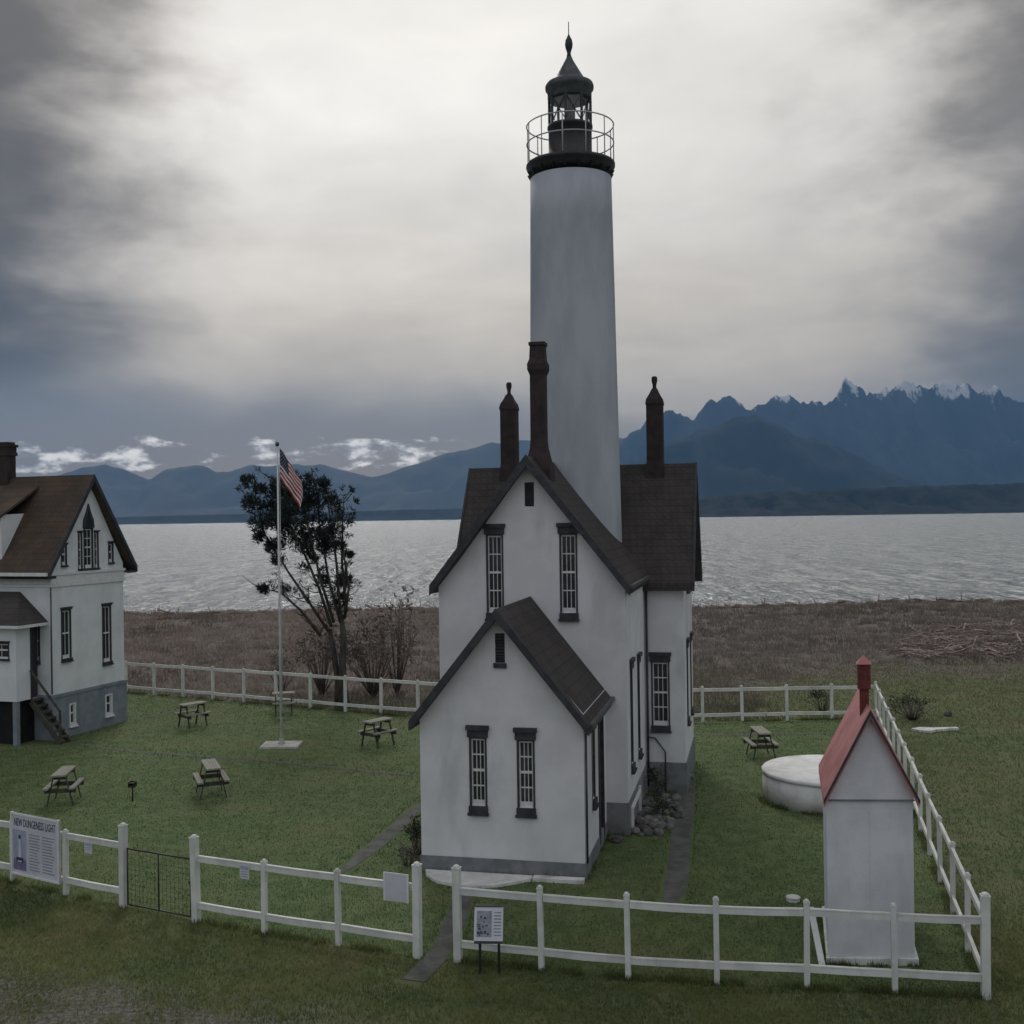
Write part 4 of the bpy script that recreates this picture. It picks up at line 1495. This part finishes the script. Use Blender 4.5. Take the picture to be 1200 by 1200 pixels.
# ================================================================== PICNIC TABLES
def picnic_meshes():
    d = {}
    planks = []
    for k in range(5):
        mb = MB(); y = -.36 + k * .147
        mb.box(-.86, .86, y, y + .138, .70, .74); planks.append(mb.mesh('plank', 'timber_grey'))
    d['top'] = planks
    bench = []
    for s in (-1, 1):
        for k in range(2):
            mb = MB(); y = s * .66 - .14 + k * .142
            mb.box(-.86, .86, y, y + .134, .40, .44); bench.append(mb.mesh('bench_plank', 'timber_grey'))
    d['bench'] = bench
    legs = []
    for x in (-.62, .62):
        for s in (-1, 1):
            mb = MB(); mb.beam((x, s * .30, .70), (x, s * .66, .0), .045, .10, up=(1, 0, 0)); legs.append(mb.mesh('leg', 'timber_dark'))
    d['leg'] = legs
    cross = []
    for x in (-.62, .62):
        mb = MB(); mb.box(x + .024, x + .064, -.80, .80, .30, .398); mb.box(x + .024, x + .064, -.36, .36, .61, .698); cross.append(mb.mesh('cross_beam', 'timber_dark'))
    d['cross'] = cross
    return d


PT = picnic_meshes()


def picnic(x, y, rz, label, sx=1.0, sy=1.0):
    r = thing('picnic_table', label, 'picnic table', (x, y, .0), rz, 'picnic tables on the lawn')
    r.scale = (sx, sy, 1)
    for me in PT['top']: link(me, 'tabletop_plank', r)
    for me in PT['bench']: link(me, 'bench_plank', r)
    for me in PT['leg']: link(me, 'leg', r)
    for me in PT['cross']: link(me, 'cross_beam', r)


picnic(-10.55, 25.9, R(98), 'picnic table standing behind the information board, end toward us', .60, .44)
picnic(-7.25, 26.4, R(112), 'picnic table in the middle of the left lawn, nearer than the flagpole', .66, .46)
picnic(-3.95, 31.9, R(52), 'picnic table just left of the white front wing', .52, .50)
picnic(-10.25, 35.3, R(48), 'picnic table by the back fence close to the left house', .50, .48)
picnic(-7.75, 37.2, R(12), 'picnic table by the back fence behind the flagpole', .42, .5)
picnic(6.55, 29.6, R(92), 'picnic table beyond the round cistern', .60, .46)


# ================================================================== SMALL THINGS
def fire_ring(x, y):
    r = thing('barbecue_grill', 'small dark post-mounted grill on the lawn between two picnic tables', 'grill', (x, y, 0))
    mb = MB(); mb.tube([(0, 0, -.02), (0, 0, .42)], .03, 8); mb.build('stand', 'steel_black', r)
    mb = MB(); mb.box(-.13, .13, -.10, .10, .42, .45); mb.box(-.13, -.115, -.10, .10, .45, .58); mb.box(.115, .13, -.10, .10, .45, .58); mb.box(-.115, .115, .085, .10, .45, .58); mb.build('firebox', 'steel_black', r)
    mb = MB()
    for k in range(7):
        mb.box(-.105 + k * .033, -.095 + k * .033, -.095, .08, .535, .545)
    mb.build('grate', 'lead_grey', r)


fire_ring(-8.95, 25.9)
bpy.data.objects['barbecue_grill'].scale = (.6, .8, .8)
mb = MB(); mb.lathe([(.11, -.02), (.11, .03), (.09, .05), (.12, .055), (.12, .075), (.02, .085)], 20)
mb.build('well_cap', 'concrete_pale', None, (4.62, 18.6, 0))
tag(bpy.data.objects['well_cap'], 'small round white cap set in the lawn left of the shed', 'cap')


def slab(name, poly, z0, z1, matname, label, cat, loc=(0, 0, 0), rz=0):
    mb = MB(); mb.prism(poly, z0, z1, lambda a, b, c: (a, b, c))
    o = mb.build(name, matname, None, loc, rz); fix_normals(o)
    return tag(o, label, cat)


p0 = mw(-1.5, 0)
slab('concrete_slab', [(-1.45, -.10), (-1.38, -.30), (-1.10, -.62), (-.55, -.80), (-.05, -.72), (.35, -.42), (.55, -.24), (.55, -.06), (-1.45, -.04)], .0, .055, 'concrete_pale',
     'irregular pale concrete apron in front of the small wing', 'slab', (p0[0], p0[1], 0), M_RZ)
slab('kerb_strip', [(.58, -.24), (1.50, -.24), (1.50, -.06), (.58, -.06)], .0, .07, 'concrete_pale', 'narrow pale concrete strip at the right front corner of the wing', 'slab', (p0[0], p0[1], 0), M_RZ)
slab('broken_slab', [(-.75, -.1), (-.55, -.42), (-.15, -.55), (.25, -.30), (1.2, -.12), (1.15, .06), (.2, .0), (-.3, .12)], -.05, .07, 'concrete_pale',
     'broken white concrete slab in the grass outside the right fence', 'slab', (12.3, 33.0, 0), 0).scale = (.72, .9, 1)


def rock_mesh(seed, r=1.0):
    import bmesh
    bm = bmesh.new()
    bmesh.ops.create_icosphere(bm, subdivisions=2, radius=r)
    for v in bm.verts:
        k = 1 + .32 * noise.noise(v.co * 1.4 + Vector((seed * 3.7, seed, 0)))
        v.co = Vector((v.co.x * k * 1.15, v.co.y * k, v.co.z * k * .7))
    me = bpy.data.meshes.new('stone'); bm.to_mesh(me); bm.free()
    me.materials.append(MATS['stone'])
    return me


ROCKS = [rock_mesh(k) for k in range(5)]


def stone_bed():
    V = []; F = []
    mb = MB()
    for k in range(170):
        x = random.uniform(.52, 1.55); y = random.uniform(2.9, 6.2)
        if x > 1.5 - abs(y - 4.6) * .25:
            continue
        me = ROCKS[k % 5]; s = random.uniform(.035, .12); a = random.uniform(0, 6.28)
        wx, wy = mw(x, y)
        ca, sa = math.cos(a) * s, math.sin(a) * s
        mb.add([(wx + v.co.x * ca - v.co.y * sa, wy + v.co.x * sa + v.co.y * ca, s * .35 + v.co.z * s) for v in me.vertices], [tuple(p.vertices) for p in me.polygons], 0, True)
    o = mb.build('stones', 'stone')
    tag(o, 'heap of grey stones in the bed beside the right wall', kind='stuff')


stone_bed()
for (x, y, s, lab) in ((2.0, 22.1, .13, 'rounded pale stone at the corner beside the side door'), (13.75, 35.2, .14, 'small pale boulder in the grass outside the right fence'),
                       (4.25, 27.3, .16, 'pale stone at the far corner of the right wall')):
    o = link(ROCKS[int(x) % 5], 'boulder', None, (x, y, s * .4), x)
    o.scale = (s, s, s)
    tag(o, lab, 'stone')


# ================================================================== VEGETATION
def blades(P, hgt, wid, cols, lean=.5, seed=0):
    """one thin triangle per blade; P (n,3) feet, hgt (n), wid (n), cols (n,3)"""
    n = len(P)
    a = rng.uniform(0, 2 * np.pi, n); la = rng.uniform(0, 2 * np.pi, n)
    dx = np.stack([np.cos(a), np.sin(a), np.zeros(n)], 1) * wid[:, None] / 2
    tip = P + np.stack([np.cos(la) * lean * hgt * rng.uniform(.2, 1, n), np.sin(la) * lean * hgt * rng.uniform(.2, 1, n), hgt], 1)
    V = np.empty((n * 3, 3)); V[0::3] = P - dx; V[1::3] = P + dx; V[2::3] = tip
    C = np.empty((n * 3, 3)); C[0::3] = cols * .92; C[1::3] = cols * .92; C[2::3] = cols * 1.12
    return V, C


def nz(P, s, seed, o=3):
    return np.array([fb(p[0] * s, p[1] * s, seed, o) for p in P])


def palette(n, t, pals):
    """t in 0..1 picks along a palette, plus jitter"""
    pals = np.array(pals); k = np.clip(t, 0, .999) * (len(pals) - 1); i = k.astype(int); f = (k - i)[:, None]
    c = pals[i] * (1 - f) + pals[np.minimum(i + 1, len(pals) - 1)] * f
    return c * rng.uniform(.86, 1.16, (n, 1))


def build_lawn_grass():
    n = 230000
    # density falls with distance
    Y = 14.6 + (43 - 14.6) * rng.uniform(0, 1, n) ** 1.9
    X = rng.uniform(-1, 1, n) * (Y * .56)
    P = np.stack([X, Y], 1)
    k = poly_hit(P, LAWN) & (path_d(P) > .03)
    for f in FOOT:
        k &= ~poly_hit(P, f)
    k &= np.hypot(P[:, 0] - 7.12, P[:, 1] - 25.2) > 1.52
    P = P[k]; n = len(P)
    t = .46 + .75 * nz(P, .22, 4.0) + .3 * nz(P, 1.1, 8.0)
    near_edge = np.exp(-np.maximum(path_d(P), 0) / .12)
    h = rng.uniform(.010, .034, n) * (1 + 1.6 * near_edge) * (1 + .4 * t)
    c = palette(n, t, [(0.069, 0.118, 0.045), (0.095, 0.145, 0.053), (0.137, 0.175, 0.065), (0.198, 0.199, 0.083)])
    V, C = blades(np.concatenate([P, np.full((n, 1), .003)], 1), h, rng.uniform(.010, .022, n) * (P[:, 1] / 18), c)
    # tufts left standing round posts
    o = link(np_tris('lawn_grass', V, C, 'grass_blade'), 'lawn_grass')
    tag(o, 'short green grass of the mown lawn', 'grass', kind='stuff')


def build_rough_grass():
    n = 200000
    Y = 12.6 + 8.5 * rng.uniform(0, 1, n)
    X = rng.uniform(-1, 1, n) * (Y * .70)
    P = np.stack([X, Y], 1)
    k = ~poly_hit(P, LAWN) & (path_d(P) > .02)
    trk = P[:, 1] + .35 * P[:, 0]
    t0 = nz(P, .8, 2.0)
    k &= rng.uniform(0, 1, n) < np.clip((21.1 - P[:, 1] - .25 * P[:, 0]) / 3.5, 0, 1) + (P[:, 0] < -4)
    k &= (rng.uniform(0, 1, n) < np.clip(.30 + (trk + 1.6 * t0 - 12.4) / 1.6, .22, 1))
    P = P[k]; n = len(P)
    t = .45 + .6 * nz(P, .5, 14.0) + .3 * nz(P, 2.2, 18.0)
    h = rng.uniform(.02, .075, n) * (1 + .5 * t)
    c = palette(n, t, [(0.094, 0.130, 0.052), (0.139, 0.177, 0.063), (0.201, 0.215, 0.078), (0.230, 0.208, 0.105)])
    V, C = blades(np.concatenate([P, np.full((n, 1), -.002)], 1), h, rng.uniform(.008, .02, n), c, .7)
    # right-hand meadow outside the fence
    n = 115000
    Y = 15 + 32 * rng.uniform(0, 1, n) ** 1.3
    X = Y * rng.uniform(.16, .86, n)
    P = np.stack([X, Y], 1)
    k = ~poly_hit(P, LAWN)
    P = P[k]; n = len(P)
    t = .40 + .5 * nz(P, .3, 24.0) + .3 * nz(P, 1.5, 28.0) + np.clip((P[:, 1] - 30) / 16, 0, .7)
    h = rng.uniform(.02, .065, n) * (1 + .6 * t)
    c = palette(n, t, [(0.069, 0.131, 0.040), (0.101, 0.166, 0.050), (0.149, 0.185, 0.075), (0.175, 0.168, 0.095)])
    z = np.array([ground_z(a, b) for a, b in P])
    V2, C2 = blades(np.concatenate([P, z[:, None] - .004], 1), h, rng.uniform(.016, .035, n) * (P[:, 1] / 26), c, .7)
    # longer tufts the mower misses, along fences, walls and the cistern
    E = []
    runs = [(FENCE_FRONT_R, 3800), (FENCE_FRONT_L, 1900), (FENCE_FAR_L, 2200), ([(6.22, 14.78), CORNER_BACK], 4200), ([CORNER_BACK, (7.12, 34.75)], 900),
            ([(-3.16, 36.23), (-9.7, 39.75), (-14.84, 42.4)], 2600), ([(4.43, 15.94), (5.75, 15.86)], 700), ([(4.43, 15.94), (4.95, 18.0)], 500)]
    for f in FOOT:
        runs.append((f + [f[0]], 1700))
    runs.append(([(7.12 + 1.53 * math.cos(a), 25.2 + 1.53 * math.sin(a)) for a in np.linspace(0, 6.2832, 30)], 1500))
    for pts, m in runs:
        pts = np.array(pts, float)
        L = np.hypot(*np.diff(pts, axis=0).T); c = np.concatenate([[0], np.cumsum(L)])
        # clumpy spacing along the run
        u = rng.uniform(0, c[-1], m * 2)
        u = u[np.array([fb(q * 1.7, c[-1], 3, 3) for q in u]) + rng.uniform(-.25, .25, m * 2) > .0]
        E.append(np.stack([np.interp(u, c, pts[:, 0]), np.interp(u, c, pts[:, 1])], 1) + rng.normal(0, .055, (len(u), 2)))
    P = np.concatenate(E)
    k = path_d(P) > 0
    for f in FOOT:
        k &= ~poly_hit(P, f)
    P = P[k]; n = len(P)
    h = rng.uniform(.04, .15, n) * rng.uniform(.5, 1.1, n)
    c = palette(n, rng.uniform(0, 1, n), [(.075, .115, .045), (.105, .150, .055), (.150, .175, .070), (.190, .180, .095)])
    V3, C3 = blades(np.concatenate([P, np.zeros((n, 1))], 1), h, rng.uniform(.010, .022, n) * np.clip(P[:, 1] / 20, .8, 2), c, .6)
    V2 = np.concatenate([V2, V3]); C2 = np.concatenate([C2, C3])
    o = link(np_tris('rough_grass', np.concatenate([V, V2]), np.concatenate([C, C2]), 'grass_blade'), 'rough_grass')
    tag(o, 'uneven unmown grass outside the fence', 'grass', kind='stuff')


def build_dune_scrub():
    n = 19500
    Y = 34.9 + 48 * rng.uniform(0, 1, n) ** 1.15
    X = rng.uniform(-1, 1, n) * (Y * .68)
    P = np.stack([X, Y], 1)
    k = ~poly_hit(P, LAWN) & ~((P[:, 0] > 8.5) & (P[:, 1] < 43)) & ~((P[:, 0] > 11) & (P[:, 1] < 47))
    P = P[k]; n = len(P)
    t = .5 + .6 * nz(P, .12, 33.0) + .3 * nz(P, .7, 37.0)
    z = np.array([ground_z(a, b) for a, b in P])
    m = 9
    PP = np.repeat(np.concatenate([P, z[:, None] - .02], 1), m, 0)
    PP[:, :2] += rng.normal(0, .22, (n * m, 2))
    tt = np.repeat(t, m)
    h = rng.uniform(.10, .34, n * m) * np.repeat(rng.uniform(.5, 1.4, n), m)
    left = np.clip((-np.repeat(P[:, 0], m) + 2) / 12, 0, 1)[:, None]
    cA = palette(n * m, tt, [(0.105, 0.099, 0.080), (0.148, 0.132, 0.114), (0.202, 0.181, 0.160), (0.127, 0.116, 0.107)])
    cB = palette(n * m, tt, [(0.125, 0.107, 0.091), (0.200, 0.166, 0.142), (0.272, 0.226, 0.199), (0.172, 0.141, 0.133)])
    c = cA * (1 - left) + cB * left
    V, C = blades(PP, h, rng.uniform(.03, .07, n * m) * (PP[:, 1] / 55), c, .6)
    o = link(np_tris('dune_scrub', V, C, 'grass_blade'), 'dune_scrub')
    tag(o, 'brown dry dune scrub between the back fence and the beach', 'scrub', kind='stuff')


build_lawn_grass()
build_rough_grass()
build_dune_scrub()


def log_into(mb, x, y, z, L, r, yaw, pitch):
    d = Vector((math.cos(yaw) * math.cos(pitch), math.sin(yaw) * math.cos(pitch), math.sin(pitch)))
    c = Vector((x, y, z)); n = 4
    pts = [c + d * L * (k / n - .5) + Vector((0, 0, .03 * L * math.sin(k * 1.7 + x))) for k in range(n + 1)]
    mb.tube(pts, [r * (1 - .35 * k / n) for k in range(n + 1)], 5)


def driftwood():
    # tangle of logs on the right
    mb = MB()
    for k in range(900):
        x = random.uniform(17.2, 31); y = random.uniform(48.5, 61)
        u = x / y
        if not .335 < u:
            continue
        if (y - 49) > 12 * min(1, (u - .33) / .05):
            continue
        z = max(ground_z(x, y), 0) + random.uniform(.02, .16)
        log_into(mb, x, y, z, random.choice((.5, .8, 1.2, 2.4)) * random.uniform(.7, 1.3), random.choice((.018, .025, .035, .06)), random.uniform(0, 6.3), random.gauss(0, .10))
    tag(mb.build('driftwood_heap', 'driftwood'), 'tangle of grey-brown drift logs on the beach at the right', 'driftwood', kind='stuff')
    # wrack line along the top of the beach
    mb = MB()
    for k in range(420):
        x = random.uniform(-46, 46); y = 79.5 - .02 * x + 2.2 * fb(x * .05, 0, 9) + random.gauss(0, .9)
        g = ground_z(x, y)
        log_into(mb, x, y, g + random.uniform(.02, .22), random.uniform(.4, 2.6), random.uniform(.04, .13), random.gauss(0, .5), random.gauss(0, .10))
        if random.random() < .10:
            log_into(mb, x, y, g + .3, random.uniform(.5, 1.1), .05, random.uniform(0, 6), random.uniform(.7, 1.4))
    tag(mb.build('driftwood_line', 'driftwood'), 'line of drift logs along the top of the beach', 'driftwood', kind='stuff')


driftwood()


def needle_clump(cx, cy, cz, r, n, up=.55, size=.16, dens=1.0, cols=None):
    """tufts of needles through an uneven ball; returns V, C"""
    p = rng.normal(0, 1, (n, 3)); p /= np.linalg.norm(p, axis=1)[:, None]
    p *= (rng.uniform(0, 1, n) ** .45)[:, None] * r
    p[:, 2] *= .8
    keep = np.array([fb(q[0] * 2.3 + cx, q[1] * 2.3 + cy, q[2] * 2.3 + cz, 3) for q in p]) > -.10
    p = p[keep]; n = len(p)
    d = p / (np.linalg.norm(p, axis=1)[:, None] + 1e-6) * .7 + rng.normal(0, .5, (n, 3)); d[:, 2] += up
    d /= np.linalg.norm(d, axis=1)[:, None]
    s = np.cross(d, rng.normal(0, 1, (n, 3))); s /= np.linalg.norm(s, axis=1)[:, None]
    L = size * rng.uniform(.6, 1.4, n)[:, None]
    b = p + np.array([cx, cy, cz])
    V = np.empty((n * 3, 3)); V[0::3] = b - s * L * .15; V[1::3] = b + s * L * .15; V[2::3] = b + d * L
    base = palette(n, rng.uniform(0, 1, n), cols or [(.014, .021, .022), (.022, .031, .029), (.036, .046, .040)])
    C = np.repeat(base, 3, 0)
    return V, C


def pine_tree():
    r = thing('pine_tree', 'windswept dark pine with several stems behind the back fence beside the flagpole', 'tree', (-6.0, 38.6, 0))
    S = 38.6 / 1300
    L = lambda px, py, dy=0.0: Vector(((px - 399) * S, dy, EYE - (py - 609.5) * S))
    mb = MB()
    mb.tube([(.06, 0, -.1), (.03, .02, .6), (.02, 0, 1.5), (.08, .03, 2.4), (.0, .05, 3.2)], [.24, .16, .13, .11, .08], 9)
    mb.tube([(-.12, .05, -.1), (-.16, .10, .9), (-.30, .15, 1.9), (-.42, .18, 2.7)], [.17, .11, .095, .075], 8)
    mb.build('trunk', 'bark', r)
    stems = [((388, 735), (372, 690), (352, 640), (330, 590), (322, 560)), ((390, 730), (376, 680), (362, 620), (350, 560)), ((398, 730), (382, 680), (372, 610), (368, 570)),
             ((400, 720), (393, 660), (388, 600), (384, 560)), ((404, 715), (402, 660), (400, 610), (402, 580)), ((402, 725), (410, 690), (404, 640), (396, 600)),
             ((384, 740), (360, 705), (335, 670), (310, 625), (296, 575)), ((376, 745), (350, 715), (325, 695), (302, 690))]
    ends = []
    for i, st in enumerate(stems):
        dy0 = random.uniform(-.5, .5)
        pts = [L(x + random.uniform(-2, 2), y, dy0 * (k / len(st)) * 2.4) for k, (x, y) in enumerate(st)]
        mb = MB(); mb.tube(pts, [.062 - .048 * k / (len(pts) - 1) for k in range(len(pts))], 6)
        for k in range(1, len(pts)):
            for q in range(5):
                b = pts[k - 1].lerp(pts[k], random.random())
                e = b + Vector((random.uniform(-.7, .35), random.uniform(-.7, .7), random.uniform(.05, .6)))
                m_ = b.lerp(e, .5) + Vector((0, 0, -.06))
                mb.tube([b, m_, e], [.022, .014, .006], 4)
                ends.append(e)
        mb.build('limb', 'bark', r)
    cl = [(292, 563, 9), (299, 590, 12), (309, 612, 14), (327, 577, 17), (345, 600, 20), (364, 592, 17), (344, 626, 19), (369, 620, 19), (320, 640, 11), (394, 587, 13), (405, 606, 14),
          (389, 622, 15), (379, 571, 11), (341, 562, 13), (301, 628, 8), (409, 576, 7), (356, 642, 11), (331, 655, 9), (374, 682, 9), (341, 690, 9), (401, 682, 10), (308, 690, 6), (415, 590, 6),
          (395, 705, 10), (351, 667, 8), (360, 565, 12), (330, 610, 15), (352, 580, 16), (318, 595, 11), (380, 640, 11), (305, 572, 7), (400, 640, 8), (408, 650, 5), (365, 655, 8)]
    Vs = []; Cs = []
    for (x, y, q) in cl:
        c = L(x, y, random.uniform(-.55, .55)); rad = q * S * 1.1
        v, c_ = needle_clump(c.x, c.y, c.z, rad, int(200 + 4200 * rad * rad), size=.135)
        Vs.append(v); Cs.append(c_)
    for e in ends:
        v, c_ = needle_clump(e.x, e.y, e.z, .13, 30, size=.11)
        Vs.append(v); Cs.append(c_)
    link(np_tris('crown', np.concatenate(Vs), np.concatenate(Cs), 'needles'), 'crown', r)


pine_tree()


def bare_shrub(name, x, y, h, w, n, label, matname='twig', leaf=0, cols=None, group=None):
    r = thing(name, label, 'shrub', (x, y, ground_z(x, y)), random.uniform(0, 6), group)
    mb = MB(); tips = []
    for k in range(n):
        a = random.uniform(0, 6.28); t = random.uniform(.15, 1)
        e = Vector((math.cos(a) * w * t, math.sin(a) * w * t, h * random.uniform(.55, 1.0) * (1.1 - .4 * t)))
        b = Vector((math.cos(a) * .05, math.sin(a) * .05, -.03))
        m_ = b.lerp(e, .5) + Vector((random.uniform(-.1, .1) * w, random.uniform(-.1, .1) * w, .06 * h))
        rr = .008 + .004 * h
        mb.tube([b, m_, e], [rr, rr * .7, rr * .3], 4)
        for q in range(3):
            s = m_.lerp(e, random.random()); f = s + Vector((random.uniform(-.22, .22) * w, random.uniform(-.22, .22) * w, random.uniform(.04, .25) * h))
            mb.tube([s, f], [rr * .4, rr * .15], 3)
            tips.append(f)
        tips.append(e)
    mb.build('branches', matname, r)
    if leaf:
        Vs = []; Cs = []
        for e in tips:
            v, c_ = needle_clump(e.x, e.y, e.z, .12 * h + .05, leaf, up=.2, size=.05 + .05 * h, cols=cols)
            Vs.append(v); Cs.append(c_)
        link(np_tris('foliage', np.concatenate(Vs), np.concatenate(Cs), 'needles'), 'foliage', r)


BR = [(.095, .084, .074), (.13, .115, .10), (.165, .145, .13)]
GR = [(.022, .034, .016), (.036, .052, .022), (.058, .070, .034)]
G_ = 'bushes around the pine'
bare_shrub('bush', -5.2, 40.8, 2.9, 1.5, 46, 'large grey-brown leafless bush right of the pine trunk', leaf=7, cols=BR, group=G_)
bare_shrub('bush', -7.2, 41.5, 2.7, 1.2, 36, 'grey-brown leafless bush left of the pine trunk', leaf=6, cols=BR, group=G_)
bare_shrub('bush', -4.4, 41.6, 3.9, .9, 22, 'tall thin bare bush farthest right beside the pine', leaf=2, cols=BR, group=G_)
bare_shrub('bush', -8.9, 42.5, 1.5, .9, 24, 'low brown bush by the back fence left of the flagpole', leaf=5, cols=BR, group=G_)
bare_shrub('garden_shrub', *mw(-3.42, .95), .75, .22, 22, 'small leafy shrub against the left wall of the wing', leaf=10, cols=GR)
bare_shrub('garden_shrub', *mw(-3.40, .25), .42, .18, 16, 'low grey shrub at the front left corner of the wing', leaf=8, cols=BR)
bare_shrub('garden_shrub', *mw(.92, 4.4), .50, .30, 18, 'low dark shrub among the stones beside the right wall', leaf=9, cols=GR)
bare_shrub('garden_shrub', *mw(.75, 5.9), .70, .22, 18, 'upright shrub in the inner corner of the right walls', leaf=9, cols=GR)
bare_shrub('bush', 12.4, 34.6, .75, .95, 40, 'dark low bush behind the broken slab outside the right fence', leaf=12, cols=GR)
bare_shrub('bush', 10.1, 36.4, .8, .6, 26, 'green bush behind the back fence near the red vent', leaf=10, cols=GR)

# ================================================================== HAZE
m = bpy.data.materials.new('haze')
m.use_nodes = True
t = m.node_tree
t.nodes.clear()
vo = t.nodes.new('ShaderNodeVolumePrincipled')
vo.inputs['Color'].default_value = (.26, .53, .93, 1)
vo.inputs['Density Attribute'].default_value = ''
vo.inputs['Color Attribute'].default_value = ''
vo.inputs['Temperature Attribute'].default_value = ''
vo.inputs['Density'].default_value = 6.8e-5
vo.inputs['Anisotropy'].default_value = 0.0
om = t.nodes.new('ShaderNodeOutputMaterial')
t.links.new(vo.outputs[0], om.inputs['Volume'])
MATS['haze'] = m
mb = MB(); mb.box(-10500, 10500, -3100, 12500, -5, 1320)
hz = mb.build('haze', 'haze')
tag(hz, 'blue haze in the air over the sea', kind='stuff')
